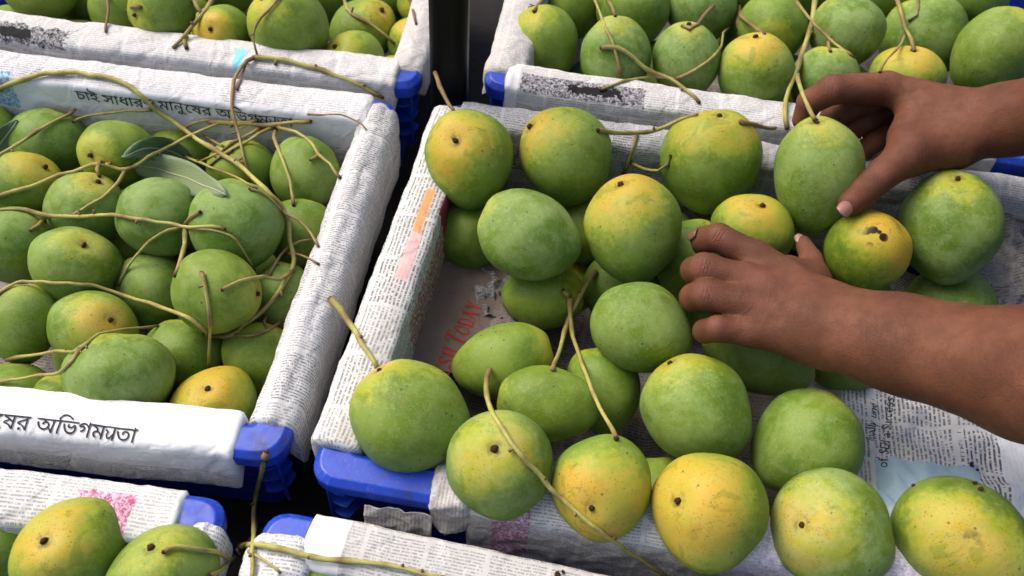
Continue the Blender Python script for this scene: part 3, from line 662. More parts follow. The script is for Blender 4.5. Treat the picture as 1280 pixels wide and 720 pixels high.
mg(352, 371, 68, 88, 10, None, -.8, .04, .6, .6, 'narrow green mango at the right rim under the branching stalk', 'L')
mg(28, 405, 84, 102, 0, None, .2, .28, .5, .3, 'green mango with an olive band across its top at the left edge', 'L')
mg(117, 414, 106, 98, 20, (18, -14), 1.0, .58, .7, .1, 'pale yellow mango with a dark scar left of centre in the left crate', 'L')
mg(152, 474, 130, 114, 0, None, 1.6, .08, .85, .5, 'largest green mango resting on the front rim of the left crate', 'L')
mg(229, 446, 100, 94, 0, None, -.4, .12, .5, .3, 'green mango behind the orange-yellow one at the front rim', 'L')
mg(325, 447, 88, 88, 20, None, .2, .48, .4, 0, 'lime yellow mango in the front right corner of the left crate', 'L')
mg(267, 508, 112, 92, -35, (-10, -23), 1.2, .85, .1, 0, 'orange-yellow mango with a brown scar leaning on the front rim of the left crate', 'L')
mg(18, 492, 90, 76, 0, None, -1.4, .05, .3, .3, 'dark green mango low at the left edge above the slogan strip', 'L')
mg(75, 502, 66, 70, 0, None, -1.6, .3, .4, .1, 'olive mango squeezed between the largest one and the slogan strip', 'L')
mg(222, 200, 82, 80, 0, None, -2.2, .1, .2, .3, 'dark green mango shaded by the leaves', 'L')
mg(-10, 168, 62, 74, 0, None, -.4, .05, .2, .4, 'dark green mango cut by the left edge below the blue print', 'L')
# bottom crates
mg(6, 668, 112, 114, 0, None, .2, .14, .3, .2, 'green mango in the bottom left corner of the photo', 'BL')
mg(91, 692, 142, 132, -40, (-32, -16), 1.2, .52, .3, .05, 'big yellow-green mango with a scar and pale halo at the bottom left', 'BL')
mg(208, 722, 136, 124, -30, (-20, -34), 2.5, .20, .5, .2, 'bright green mango under the dry stalk end at the bottom left', 'BL')
mg(396, 747, 94, 94, 0, None, -1.5, .25, .3, .1, 'yellow-green mango half hidden under the thick bottom stalk', 'BC')
mg(515, 764, 104, 100, 0, None, -1.5, .05, .4, .5, 'green mango just showing under the end of the thick bottom stalk', 'BC')

RIGHT, DOWN, FWD = RC[0], RC[1], RC[2]
def frame(d):
    """picture-aligned axes perpendicular to the sight line d: right, up, toward the lens"""
    tow = -d; r = RIGHT - (RIGHT @ tow) * tow; r /= np.linalg.norm(r); u = np.cross(tow, r); return r, u, tow
items = []
for g in G:
    c = at(g['cx'], g['cy'], g['z']); d = raydir(g['cx'], g['cy']); t = np.linalg.norm(c - CAM)
    r, u, tow = frame(d); a = math.radians(g['ang'])
    ax = math.sin(a) * r + math.cos(a) * u; bx = math.cos(a) * r - math.sin(a) * u
    zd = t * float(d @ FWD)
    W_, H_ = g['w'] / FPX * zd, g['h'] / FPX * zd
    D_ = (W_ * .96 if g['h'] > g['w'] * 1.08 else W_ * 1.04)
    items.append(dict(g=g, d=d, t=t, t0=t, A=np.array([bx, ax, tow]), s=np.array([W_, H_, D_]) / 2 / t))
def supp(it, n):      # ellipsoid radius along n, approximated
    q = it['A'] @ n / (it['s'] * it['t']); return 1 / np.linalg.norm(q)
INNER = {'L': QL, 'TL': QTL, 'TR': QTR, 'BL': QBL, 'BC': QBC, 'M': QM}
def wall_gap(it, t, sides=True):
    """smallest clearance to the front and side walls of the crate, with the fruit at distance t"""
    Q = [np.array(q, float) * CM for q in INNER[it['g']['cr']]]; ce = sum(Q) / 4; c = CAM + it['d'] * t; best = 1
    for i in ((1, 2, 3) if sides else (2,)):
        a, b = Q[i], Q[(i + 1) % 4]; e = (b - a) / np.linalg.norm(b - a); nn = np.array([-e[1], e[0]])
        if nn @ (ce - a) < 0: nn = -nn
        if i in (1, 3) and nn[0] * (it['d'][0]) < 0: continue
        r = supp(it, np.array([nn[0], nn[1], 0.0])) * t / it['t']
        best = min(best, nn @ (c[:2] - a) - .036 - r * (.62 if sides else .76))
    return best
for it in items:
    g = it['g']; it['tmin'] = 0
    if g['cr'] != 'M' or 'shaded' in g['label'] or g['z'] < -2.4:
        if g['cr'] != 'M': it['t'] += .018; it['t0'] = it['t']
        t = it['t']
        while wall_gap(it, t) < 0 and t < it['t'] + .02: t += .002
        while wall_gap(it, t, False) < 0 and t < it['t'] + .09: t += .002
        it['tmin'] = t; it['t'] = t; it['t0'] = t
# two thin spots of the hands keep their place; the fruit settles along its own sight line until nothing overlaps
for rep in range(60):
    moved = 0
    for i in range(len(items)):
        for j in range(i + 1, len(items)):
            A, B = items[i], items[j]
            if A['g']['cr'] != B['g']['cr']: continue
            pa, pb = CAM + A['d'] * A['t'], CAM + B['d'] * B['t']; v = pb - pa; L = np.linalg.norm(v)
            if L > .13: continue
            n = v / L; gap = L - (supp(A, n) + supp(B, n)) * .965
            if gap < 0:
                za, zb = (q['g']['z'] + .02 * q['g']['cy'] for q in (A, B)); far, near = (B, A) if (za > zb + .3 or (abs(za - zb) <= .3 and B['t'] > A['t'])) else (A, B)
                k = min(.006, -gap)
                if not far['g'].get('fixed'): far['t'] += k * .55
                if not near['g'].get('fixed'): near['t'] -= k * .25
                moved += 1
                for q in (far, near): q['t'] = max(q['t'], q['tmin'], q['t0'] - .012)
    if not moved: break
print('settle', rep, moved, max(abs(i['t'] - i['t0']) for i in items))

def mango_mesh(A, S, st, rs, spots=None, rd=None):
    """A rows = width, long, depth axes; S = full sizes (m)"""
    n = DIRS.copy(); y = n[:, 1]
    g1 = 1 + rs.uniform(.05, .13) * y - .06 * y * y + .025
    P = np.empty_like(n)
    asym = rs.uniform(-.09, .09)
    P[:, 0] = n[:, 0] * g1 * S[0] / 2 + asym * S[0] * (1 - y * y) * .5 - asym * S[0] * .12
    P[:, 1] = y * S[1] / 2
    P[:, 2] = n[:, 2] * g1 * S[2] / 2
    ph = rs.uniform(0, 6.28, 8); R = S.mean() / 2
    lump = sum(math.sin(1) * .0105 * np.sin(f * (n[:, a] * 1.0 + .4 * n[:, b]) + ph[k]) for k, (f, a, b) in enumerate([(2.2, 0, 1), (3.1, 1, 2), (4.3, 2, 0), (5.5, 0, 2), (7.0, 1, 0), (8.5, 2, 1)]))
    P *= (1 + lump)[:, None]
    Wd = P @ A
    if st is None: k = 0
    else:
        tgt = st; k = int(np.argmax(n @ (tgt / np.linalg.norm(tgt))))
    sd = n[k] * .999; cosd = np.clip(n @ sd, -1, 1); ang = np.arccos(cosd)
    dim = -.060 * np.exp(-(ang / .21) ** 2) + .012 * np.exp(-((ang - .42) / .2) ** 2)
    Wd = Wd * (1 + dim)[:, None]
    stemd = np.clip(.5 + .5 * np.cos(ang), 0, 1)
    bru = np.zeros(len(n))
    if spots is not None:
        q = spots / np.linalg.norm(spots); bru = np.clip(2.6 - np.arccos(np.clip(n @ q, -1, 1)) / .13, 0, 1)
    return Wd, stemd, bru, k
allm = []
def build_mango(it, idx):
    g = it['g']; rs = np.random.default_rng(idx * 13 + 5); c = CAM + it['d'] * it['t']; S = it['s'] * it['t'] * 2 * 1.005
    pxm = FPX / (it['t'] * float(it['d'] @ FWD)); a = math.radians(g['ang']); st = None
    def local(off):
        x, y = off[0] / pxm, -off[1] / pxm
        lx = x * math.cos(a) - y * math.sin(a); ly = x * math.sin(a) + y * math.cos(a)
        qx, qy = lx / (S[0] / 2), ly / (S[1] / 2); m = math.hypot(qx, qy)
        if m > .97: qx, qy = qx * .97 / m, qy * .97 / m; m = .97
        return np.array([qx, qy, math.sqrt(1 - m * m)])
    if g['st']: st = local(g['st'])
    sp = local(g['spots']) if g.get('spots') else None
    V, stemd, bru, k = mango_mesh(it['A'], S, st, rs, sp)
    me = mesh_np('mango', V, MF)
    for nm, arr in (('stemd', stemd), ('bruise', bru)):
        at_ = me.attributes.new(nm, 'FLOAT', 'POINT'); at_.data.foreach_set('value', arr.astype(np.float32))
    o = link('mango', me, MANGO, loc=c)
    o['seed'] = float(rs.uniform(0, 60)); o['ripe'] = float(g['ripe']); o['bloom'] = float(g['bloom']); o['tone'] = float(g['tone']); o['spots'] = 1.0 if sp is not None else 0.0
    tag(o, g['label'], 'mango', g.get('group', 'mangoes heaped in the crates'))
    if not g.get('nonub') and (g['st'] or g.get('group')):
        p = V[k]; nrm = np.array(me.vertices[k].normal); nrm = nrm * (1 if nrm @ p > 0 else -1)
        nb = link('stalk_scar', nub_me, parent=o)
        R = Vector(nrm).to_track_quat('Z', 'Y').to_matrix() @ Matrix.Rotation(rs.uniform(0, 6), 3, 'Z') @ Matrix.Diagonal((rs.uniform(.6, .95), rs.uniform(.6, 1.0), rs.uniform(.5, 1.0)))
        Mx = R.to_4x4(); Mx.translation = Vector(p + nrm * .0002); nb.matrix_local = Mx
    allm.append((c, S.max() / 2, S.mean() / 2)); return o
for i, it in enumerate(items): build_mango(it, i)

# lower layers: fruit glimpsed in the dark gaps
def inside(Q, x, y, m):
    P = [np.array(q) for q in Q]; ce = sum(P) / 4
    for i in range(4):
        a, b = P[i], P[(i + 1) % 4]; d = (b - a) / np.linalg.norm(b - a); nn = np.array([-d[1], d[0]])
        if nn @ (ce - a) < 0: nn = -nn
        if nn @ (np.array([x, y]) - a) < m: return False
    return True
fi = 1000
for Q, key, lab, lim in ((QL, 'L', 'green mango in shade in the lower layer of the left crate', (-48, 0, -20, 30)), (QTL, 'TL', 'green mango in shade in the lower layer of the crate left of the pole', (-62, 0, 24, 48)),
                    (QTR, 'TR', 'green mango in shade in the lower layer of the crate right of the pole', (-6, 60, 20, 48)), (QBL, 'BL', 'green mango in shade in the lower layer of the bottom left crate', (-46, -20, -36, -20)),
                    (QBC, 'BC', 'green mango in shade in the lower layer of the bottom centre crate', (-20, 10, -38, -22)),
                    (QM, 'M', 'green mango in shade under the back row of the middle crate', (-8, 50, 6, 22))):
    for zc in ((-8.0, -13.0) if key != 'M' else (-7.0, -12.5)):
        step = 7.6
        for iy in range(-10, 14):
            for ix in range(-12, 12):
                x = ix * step + (iy % 2) * step / 2 + (1.5 if zc < -10 else 0) + random.uniform(-.5, .5); y = iy * step * .87 + (2.5 if zc < -10 else 0) + random.uniform(-.5, .5)
                if not (lim[0] < x < lim[1] and lim[2] < y < lim[3]) or not inside(Q, x, y, 7.3): continue
                R = random.uniform(3.4, 3.9); c = np.array([x, y, zc + random.uniform(-.6, .6)]) * CM
                if any(np.linalg.norm(c - m[0]) < (R * CM + m[2]) * .93 for m in allm): continue
                d = c - CAM; t = np.linalg.norm(d); d = d / t; r, u, tow = frame(d); a = random.uniform(0, 6.28)
                A = np.array([math.cos(a) * r - math.sin(a) * u, math.sin(a) * r + math.cos(a) * u, tow]); R *= CM
                build_mango(dict(g=dict(ang=math.degrees(a), st=(random.uniform(-20, 20), random.uniform(-30, 10)) if random.random() < .4 else None, ripe=random.uniform(0, .45), bloom=random.uniform(.2, .9), tone=random.uniform(0, .8), label=lab, group='mangoes of the lower layers', nonub=random.random() < .5),
                                d=d, t=t, A=A, s=np.array([R, R * 1.14, R * .97]) / t), fi); fi += 1
print('mangoes', len(allm))

# ------------------------------------------------------------ lining and loose pages in the middle crate
def sheet(name, mat, label, org, ex, ey, nx, ny, hfun, group=None, th=.0004):
    """org, ex, ey in metres (3-vectors); hfun(u,v cm) -> offset cm along the sheet normal"""
    org, ex, ey = map(np.array, (org, ex, ey)); Lx, Ly = np.linalg.norm(ex) * 100, np.linalg.norm(ey) * 100
    nn = np.cross(ex, ey); nn /= np.linalg.norm(nn); V = []; UV = []
    if nn[2] < 0: nn = -nn
    for i in range(nx + 1):
        for j in range(ny + 1):
            u, v = Lx * i / nx, Ly * j / ny
            V.append(ex * i / nx + ey * j / ny + nn * hfun(u, v) * CM); UV.append((u, v))
    F = [(i * (ny + 1) + j, (i + 1) * (ny + 1) + j, (i + 1) * (ny + 1) + j + 1, i * (ny + 1) + j + 1) for i in range(nx) for j in range(ny)]
    o = link(name, mesh_np(name, V, F, UV), mat, loc=org); solid(o, th, 0); return tag(o, label, 'newspaper', group)
def crumple(u, v, seed, a1=.5, a2=.25, s=.18):
    n1 = fbm((u * s, v * s, seed), 1.0, 4)
    r = 1 - abs(mnoise.noise(Vector((u * s * 2.1, v * s * 1.7, seed + 4)))) * 2.2
    r2 = 1 - abs(mnoise.noise(Vector((u * s * 4.4 + v * .3, v * s * 3.9, seed + 9)))) * 2.4
    return a1 * n1 + a2 * max(0, r) + a2 * .5 * max(0, r2)
n_floor = news('newsprint_lining', .33, False, .8, (.11, .095, .088), grime=.4, colw=5.0)  # paper tone lowered to carry the shade of the person leaning over
# floor lining
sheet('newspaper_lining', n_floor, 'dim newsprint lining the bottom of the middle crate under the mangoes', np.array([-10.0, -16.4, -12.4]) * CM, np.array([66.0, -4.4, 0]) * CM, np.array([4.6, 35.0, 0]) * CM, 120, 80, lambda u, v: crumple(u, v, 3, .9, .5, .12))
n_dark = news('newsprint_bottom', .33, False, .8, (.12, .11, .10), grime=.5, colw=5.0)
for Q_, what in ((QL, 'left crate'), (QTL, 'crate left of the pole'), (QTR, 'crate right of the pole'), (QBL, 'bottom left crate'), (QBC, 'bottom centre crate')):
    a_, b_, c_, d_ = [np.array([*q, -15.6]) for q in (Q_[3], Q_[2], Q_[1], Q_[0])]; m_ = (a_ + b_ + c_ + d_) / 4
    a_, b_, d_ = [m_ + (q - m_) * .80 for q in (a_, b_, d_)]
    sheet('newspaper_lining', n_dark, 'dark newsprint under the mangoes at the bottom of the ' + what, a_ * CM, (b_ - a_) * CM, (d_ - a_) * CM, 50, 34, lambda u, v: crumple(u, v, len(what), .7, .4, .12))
# torn page with red title near the left wall
n_page = news('newsprint_title_page', .28, False, .55, (.20, .16, .145), grime=.35, colw=6, boxes=[(-1, 6.35, -1, 30, (.17, .128, .11), 0, .05, 0)])  # page colour darkened to include the shade down inside the crate
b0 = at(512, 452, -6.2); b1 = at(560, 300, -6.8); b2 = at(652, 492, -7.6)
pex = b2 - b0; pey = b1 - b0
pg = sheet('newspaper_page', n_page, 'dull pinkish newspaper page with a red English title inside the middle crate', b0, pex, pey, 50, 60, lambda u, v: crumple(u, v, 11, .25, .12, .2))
# printed slab-serif title on the page: built as strokes, laid along the page
def serif_word(txt, x0, H, out, caps_first=False):
    x = x0
    for ch in txt:
        big = ch.isupper(); h = H * (1.28 if big and caps_first else 1.0); caps_first = False
        c = ch.upper(); w = h * .60; T, t_ = h * .17, h * .06
        def st(p, wd): stroke(out, [(x + a * w, b * h) for a, b in p], wd)
        def bar(y, a, b): st([(a, y), (b, y)], t_)
        sf = lambda cx, y: st([(cx - .17, y), (cx + .17, y)], t_ * 1.1)
        if c == 'T': st([(.5, 0), (.5, 1)], T); bar(.97, 0, 1); sf(.5, .02); st([(.03, .97), (.03, .78)], t_); st([(.97, .97), (.97, .78)], t_)
        if c == 'E': st([(.2, 0), (.2, 1)], T); bar(.97, .05, .95); bar(.52, .2, .75); bar(.03, .05, .95); st([(.95, .03), (.95, .24)], t_); st([(.93, .97), (.93, .78)], t_)
        if c == 'H': st([(.2, 0), (.2, 1)], T); st([(.85, 0), (.85, 1)], T); bar(.52, .2, .85); [sf(a, b) for a in (.2, .85) for b in (.02, .98)]
        if c in 'OD':
            n = 20
            if c == 'O': st([(.5 + .42 * math.cos(2 * math.pi * i / n), .5 + .47 * math.sin(2 * math.pi * i / n)) for i in range(n + 1)], t_ * 1.9)
            else: st([(.2, 0), (.2, 1)], T); st([(.15 + .0, .97), (.45, .97)] + [(.45 + .45 * math.sin(math.pi * i / n), .5 + .47 * math.cos(math.pi * i / n)) for i in range(1, n)] + [(.45, .03), (.1, .03)], t_ * 1.7)
        if c == 'A': st([(.5, 1), (.1, 0)], t_ * 1.2); st([(.48, 1), (.88, 0)], T); bar(.34, .22, .74); sf(.1, .02); sf(.88, .02)
        if c == 'Y': st([(.08, 1), (.5, .45)], T); st([(.92, 1), (.52, .45)], t_ * 1.2); st([(.5, .48), (.5, 0)], T); sf(.5, .02); sf(.08, .98); sf(.92, .98)
        if c == 'S': st([(.85, .76), (.8, .97), (.45, .98), (.2, .86), (.2, .68), (.5, .53), (.8, .38), (.82, .16), (.5, .02), (.2, .04), (.12, .26)], t_ * 2.2)
        if c == 'F': st([(.2, 0), (.2, 1)], T); bar(.97, .05, .95); bar(.52, .2, .75); sf(.2, .02)
        if c == 'R': st([(.2, 0), (.2, 1)], T); st([(.2, .97), (.6, .95), (.8, .75), (.6, .52), (.2, .5)], t_ * 1.6); st([(.5, .5), (.95, 0)], T)
        x += w * 1.16
    return x
out = bmesh.new(); x = serif_word('FRESH', 0, 1.5, out, True); serif_word('TODAY', x + .55, 1.5, out, True)
cut(out, .5)
# place so that the title starts low on the page and runs up along it
ctr = at(577, 412, -6.9); nn = np.cross(pex, pey); nn /= np.linalg.norm(nn)
if nn[2] < 0: nn = -nn
dirx = at(600, 368, -6.9) - at(556, 460, -6.9); dirx -= (dirx @ nn) * nn; dirx /= np.linalg.norm(dirx); diry = np.cross(nn, dirx)
exn, eyn = pex / np.linalg.norm(pex), pey / np.linalg.norm(pey)
bas = np.linalg.inv(np.array([exn, eyn, nn]).T)
for v in out.verts:
    p = ctr + dirx * (v.co.x - 7.9) * CM + diry * (v.co.y - .8) * CM
    uv = bas @ (p - b0) * 100
    v.co = (exn * uv[0] + eyn * uv[1]) * CM + nn * (crumple(uv[0], uv[1], 11, .25, .12, .2) + .06) * CM
me = bpy.data.meshes.new('title'); out.to_mesh(me); out.free(); link('title', me, REDINK, pg)
# bright crumpled sheet at the lower right
n_right = news('newsprint_blue_print', .36, True, .9, (.66, .66, .68), grime=.2, colw=4.2, boxes=[(7.2, 15.2, 5.5, 13.0, (.36, .50, .60), .04, 1.2, 0), (17.2, 40, -5, 40, (.68, .70, .76), .10, .3, 0), (-3, 4.6, 10.5, 40, (.55, .54, .53), .0, .3, 0)])
s0 = at(985, 742, -6.0); s1 = at(1330, 790, -.8); s2 = at(985, 478, -6.4)
sex = s1 - s0; sey = s2 - s0
def hr(u, v): return crumple(u, v, 23, .8, .5, .13) + 1.7 * math.exp(-((v - 7.5 - .35 * (u - 9)) / 1.52) ** 2) * (1 if u > 8 else max(0, 1 - (8 - u) / 3)) + .8 * math.exp(-((u - 5) / 1.5) ** 2)
sr = sheet('newspaper_sheet', n_right, 'pale crumpled newspaper sheet with a light blue print at the lower right under the forearm', s0, sex, sey, 110, 80, hr)
def on_sheet(bm, px, py, ang, o, so, ex, ey, hf, mat, name='lettering'):
    cut(bm, .4); exn, eyn = ex / np.linalg.norm(ex), ey / np.linalg.norm(ey); nn = np.cross(ex, ey); nn /= np.linalg.norm(nn)
    if nn[2] < 0: nn = -nn
    d = raydir(px, py); t = ((so - CAM) @ nn) / (d @ nn); c = CAM + d * t
    d2 = raydir(px + 40 * math.cos(ang), py - 40 * math.sin(ang)); t2 = ((so - CAM) @ nn) / (d2 @ nn); dx = CAM + d2 * t2 - c; dx /= np.linalg.norm(dx); dy = np.cross(nn, dx)
    bs = np.linalg.inv(np.array([exn, eyn, nn]).T)
    for v in bm.verts:
        uv = bs @ (c + dx * v.co.x * CM + dy * v.co.y * CM - so) * 100
        v.co = (exn * uv[0] + eyn * uv[1]) * CM + nn * (hf(uv[0], uv[1]) + .05) * CM
    me = bpy.data.meshes.new(name); bm.to_mesh(me); bm.free(); return link(name, me, mat, o)
on_sheet(text_mesh('of SDI a Success B', 1.15), 1108, 590, math.radians(84), sr, s0, sex, sey, hr, INK)
on_sheet(text_mesh('finally und', 1.0), 1092, 556, math.radians(84), sr, s0, sex, sey, hr, INK)
# grey crumpled paper in the back right of the middle crate
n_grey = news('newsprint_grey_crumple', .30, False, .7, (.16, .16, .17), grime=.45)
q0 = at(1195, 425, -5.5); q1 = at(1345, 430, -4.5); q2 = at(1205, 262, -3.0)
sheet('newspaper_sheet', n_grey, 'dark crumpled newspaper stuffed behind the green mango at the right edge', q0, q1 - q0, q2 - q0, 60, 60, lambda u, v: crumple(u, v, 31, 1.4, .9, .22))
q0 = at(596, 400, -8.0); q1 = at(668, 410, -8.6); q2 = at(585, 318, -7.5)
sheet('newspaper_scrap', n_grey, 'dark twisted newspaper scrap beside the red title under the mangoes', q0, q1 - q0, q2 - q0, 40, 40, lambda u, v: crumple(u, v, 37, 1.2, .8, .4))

a_, b_ = edge(QM, 2, 1, -3.5); e_ = (b_ - a_) / np.linalg.norm(b_ - a_); o_ = np.array([*(b_ - e_ * 6.5), -1.9]); ou = np.array([e_[1], -e_[0], 0]); ou = ou if ou[1] < 0 else -ou
sheet('newspaper_scrap', n_side, 'torn newspaper scrap hanging below the bare blue rim of the middle crate', (o_ + ou * .25) * CM, np.array([*(e_ * 5.5), -.3]) * CM, (ou * .9 + np.array([0, 0, -4.5])) * CM, 40, 34, lambda u, v: crumple(u, v, 53, .35, .22, .22))
# ------------------------------------------------------------ hands: smooth signed-distance bodies
def P3(px, py, z): return at(px, py, z)
def mesh_sdf(prims_fn, lo, hi, h):
    n = np.ceil((hi - lo) / h).astype(int) + 1
    X = [lo[i] + h * np.arange(n[i]) for i in range(3)]
    pts = np.stack(np.meshgrid(*X, indexing='ij'), -1).astype(np.float32)
    D = prims_fn(pts)
    ins = D < 0
    # surface nets
    c = ins[:-1, :-1, :-1].astype(np.int8) * 0; s = np.zeros(c.shape, np.int8)
    for a in (0, 1):
        for b in (0, 1):
            for e in (0, 1): s += ins[a:a + c.shape[0], b:b + c.shape[1], e:e + c.shape[2]]
    act = (s > 0) & (s < 8); ids = -np.ones(act.shape, np.int64); I = np.argwhere(act); ids[act] = np.arange(len(I))
    acc = np.zeros((len(I), 3)); cnt = np.zeros(len(I))
    corners = [(a, b, e) for a in (0, 1) for b in (0, 1) for e in (0, 1)]
    for ca in corners:
        for ax in range(3):
            if ca[ax] == 1: continue
            cb = list(ca); cb[ax] = 1
            da = D[I[:, 0] + ca[0], I[:, 1] + ca[1], I[:, 2] + ca[2]]; db = D[I[:, 0] + cb[0], I[:, 1] + cb[1], I[:, 2] + cb[2]]
            m = (da < 0) != (db < 0); t = np.where(m, da / np.where(m, da - db, 1), 0)
            off = np.array(ca, float)[None].repeat(len(I), 0); off[:, ax] += t
            acc[m] += off[m]; cnt[m] += 1
    V = lo + h * (I + acc / cnt[:, None]); F = []
    for ax in range(3):
        u, w = (ax + 1) % 3, (ax + 2) % 3
        sl0 = [slice(None)] * 3; sl1 = [slice(None)] * 3; sl0[ax] = slice(0, -1); sl1[ax] = slice(1, None)
        ch = ins[tuple(sl0)] != ins[tuple(sl1)]; E = np.argwhere(ch)
        E = E[(E[:, u] > 0) & (E[:, w] > 0) & (E[:, u] < act.shape[u]) & (E[:, w] < act.shape[w])]
        def g(du, dw):
            q = E.copy(); q[:, u] -= du; q[:, w] -= dw; return ids[q[:, 0], q[:, 1], q[:, 2]]
        Q = np.stack([g(1, 1), g(0, 1), g(0, 0), g(1, 0)], 1); f = ins[E[:, 0], E[:, 1], E[:, 2]]
        Q[~f] = Q[~f][:, ::-1]; F.append(Q[(Q >= 0).all(1)])
    return V, np.concatenate(F)
def cap(p, a, b, ra, rb, fl=None):
    a = a.astype(np.float32); b = b.astype(np.float32); ab = b - a; t = np.clip(((p - a) @ ab) / (ab @ ab), 0, 1)
    q = p - a - t[..., None] * ab
    if fl is not None:                      # flatten along axis fl[0] by factor fl[1]
        ax = fl[0].astype(np.float32); k = q @ ax; q = q + ax * (k * (fl[1] - 1))[..., None]
        return (np.linalg.norm(q, axis=-1) - (ra + (rb - ra) * t)) / max(1, fl[1])
    return np.linalg.norm(q, axis=-1) - (ra + (rb - ra) * t)
def smin(a, b, k):
    h = np.clip(.5 + .5 * (b - a) / k, 0, 1); return b + (a - b) * h - k * h * (1 - h)
def skin_material():
    t = NT('brown_skin', .6, .28); o = t.n('ShaderNodeTexCoord').outputs['Object']
    n1 = t.noise(o, 22, 4, .55); n2 = t.noise(o, 110, 4, .6)
    c = t.mix(t.ramp(n1, .32, .68), (.105, .036, .016), (.180, .067, .033)); c = t.mix(t.ramp(n2, .4, .7, 0, .35), c, (.075, .028, .016))
    wr = t.n('ShaderNodeAttribute', attribute_name='crease').outputs['Fac']
    c = t.mix(t.math('MULTIPLY', wr, .5), c, (.045, .016, .010))
    c = t.mix(t.ramp(t.noise(o, 9, 2), .42, .62, 0, .35), c, (.085, .026, .013))
    c = t.mix(t.attr('knuckle'), c, (.26, .10, .07))
    c = t.mix(t.ramp(t.voro(o, 900).outputs['Distance'], .05, .3, .22, 0), c, (.07, .03, .018))
    t.l(c, t.b.inputs['Base Color'])
    mp = t.n('ShaderNodeMapping'); t.l(o, mp.inputs[0]); mp.inputs['Scale'].default_value = (1, .45, 1); mp.inputs['Rotation'].default_value = (0, 0, .3)
    cr = t.n('ShaderNodeTexVoronoi', feature='DISTANCE_TO_EDGE'); t.l(mp.outputs[0], cr.inputs['Vector']); cr.inputs['Scale'].default_value = 620
    hgt = t.math('ADD', t.math('MULTIPLY', t.ramp(cr.outputs['Distance'], 0, .12), .35), t.math('ADD', t.math('MULTIPLY', n2, 1.2), t.math('MULTIPLY', t.noise(o, 420, 3), .5)))
    hgt = t.math('SUBTRACT', hgt, t.math('MULTIPLY', wr, 1.6))
    vn = t.noise(o, 24, 1, .5, .6); vl = t.ramp(t.math('ABSOLUTE', t.math('SUBTRACT', vn, .5)), 0, .05, 1, 0)
    hgt = t.math('ADD', hgt, t.math('MULTIPLY', t.math('MULTIPLY', vl, t.ramp(t.noise(o, 14, 1), .45, .6)), .35))
    t.l(t.bump(hgt, .55, .0010), t.b.inputs['Normal'])
    t.l(t.ramp(n2, .3, .7, .54, .68), t.b.inputs['Roughness'])
    t.b.inputs['Subsurface Weight'].default_value = .12; t.b.inputs['Subsurface Radius'].default_value = (.006, .0025, .0012)
    return t.m
SKIN = skin_material(); NAIL2 = plain('fingernail_shaded', (.17, .075, .052), .4, .4, None, .12, 200); NAIL = plain('fingernail', (.29, .14, .11), .36, .45, None, .12, 200)  # NAIL2 is the same nail with its shade put into the colour
person = empty('person', at(1300, 300, 8)); tag(person, 'person reaching in from the right with bare brown arms, lifting a mango with one hand', 'person')
def build_arm(base, fingers, joints, lo, hi, h, creases):
    """base: palm, wrist and forearm pieces blended widely; fingers: lists of chain pieces; joints: reddish knuckles"""
    def fn(p):
        D = None
        for (a, b, ra, rb, fl) in base:
            d = cap(p, a, b, ra, rb, fl); D = d if D is None else smin(D, d, .012)
        tot = D; 
        for ch, kb in fingers:
            f = None
            for (a, b, ra, rb) in ch:
                d = cap(p, a, b, ra, rb); f = d if f is None else smin(f, d, .0022)
            tot = smin(tot, smin(D, f, kb), .0012)
        return tot
    V, F = mesh_sdf(fn, lo, hi, h)
    org = np.array(person.location); V = V - org
    me = mesh_np('arm', V, [tuple(map(int, f)) for f in F])
    kn = np.zeros(len(V)); cr = np.zeros(len(V))
    for c, r in joints: kn = np.maximum(kn, np.exp(-(np.linalg.norm(V + org - c, axis=1) / r) ** 2) * .45)
    for c, ax, r, nline, sp in creases:
        q = V + org - c; k = q @ (ax / np.linalg.norm(ax)); env = np.exp(-(np.linalg.norm(q, axis=1) / r) ** 2)
        w = sum(np.exp(-((k - (i - (nline - 1) / 2) * sp) / (sp * .22)) ** 2) for i in range(nline)); cr = np.maximum(cr, w * env)
    for nm, arr in (('knuckle', kn), ('crease', cr)):
        a_ = me.attributes.new(nm, 'FLOAT', 'POINT'); a_.data.foreach_set('value', arr.astype(np.float32))
    o = link('arm', me, SKIN, person)
    m = o.modifiers.new('smooth', 'SMOOTH'); m.factor = .5; m.iterations = 4
    return o
def nail(parent, c, along, normal, L, Wd, mat=None):
    along = along / np.linalg.norm(along); normal = normal - (normal @ along) * along; normal /= np.linalg.norm(normal); side = np.cross(along, normal)
    V = []; n = 9; org = np.array(person.location)
    for i in range(n):
        for j in range(n):
            x, y = -1 + 2 * i / (n - 1), -1 + 2 * j / (n - 1)
            xx = x * math.sqrt(1 - y * y * .45); yy = y * math.sqrt(1 - x * x * .28)
            V.append(c - org + along * xx * L / 2 + side * yy * Wd / 2 + normal * (-.24 * Wd * yy * yy - .08 * L * xx * xx))
    F = [(i * n + j, (i + 1) * n + j, (i + 1) * n + j + 1, i * n + j + 1) for i in range(n - 1) for j in range(n - 1)]
    o = link('fingernail', mesh_np('fingernail', V, F), mat or NAIL, parent); solid(o, .0007, 0); return o
S_ = lambda p: 1.0 / pxscale(p)         # metres per photo pixel at a point
def R_(p, px): return px * S_(p)
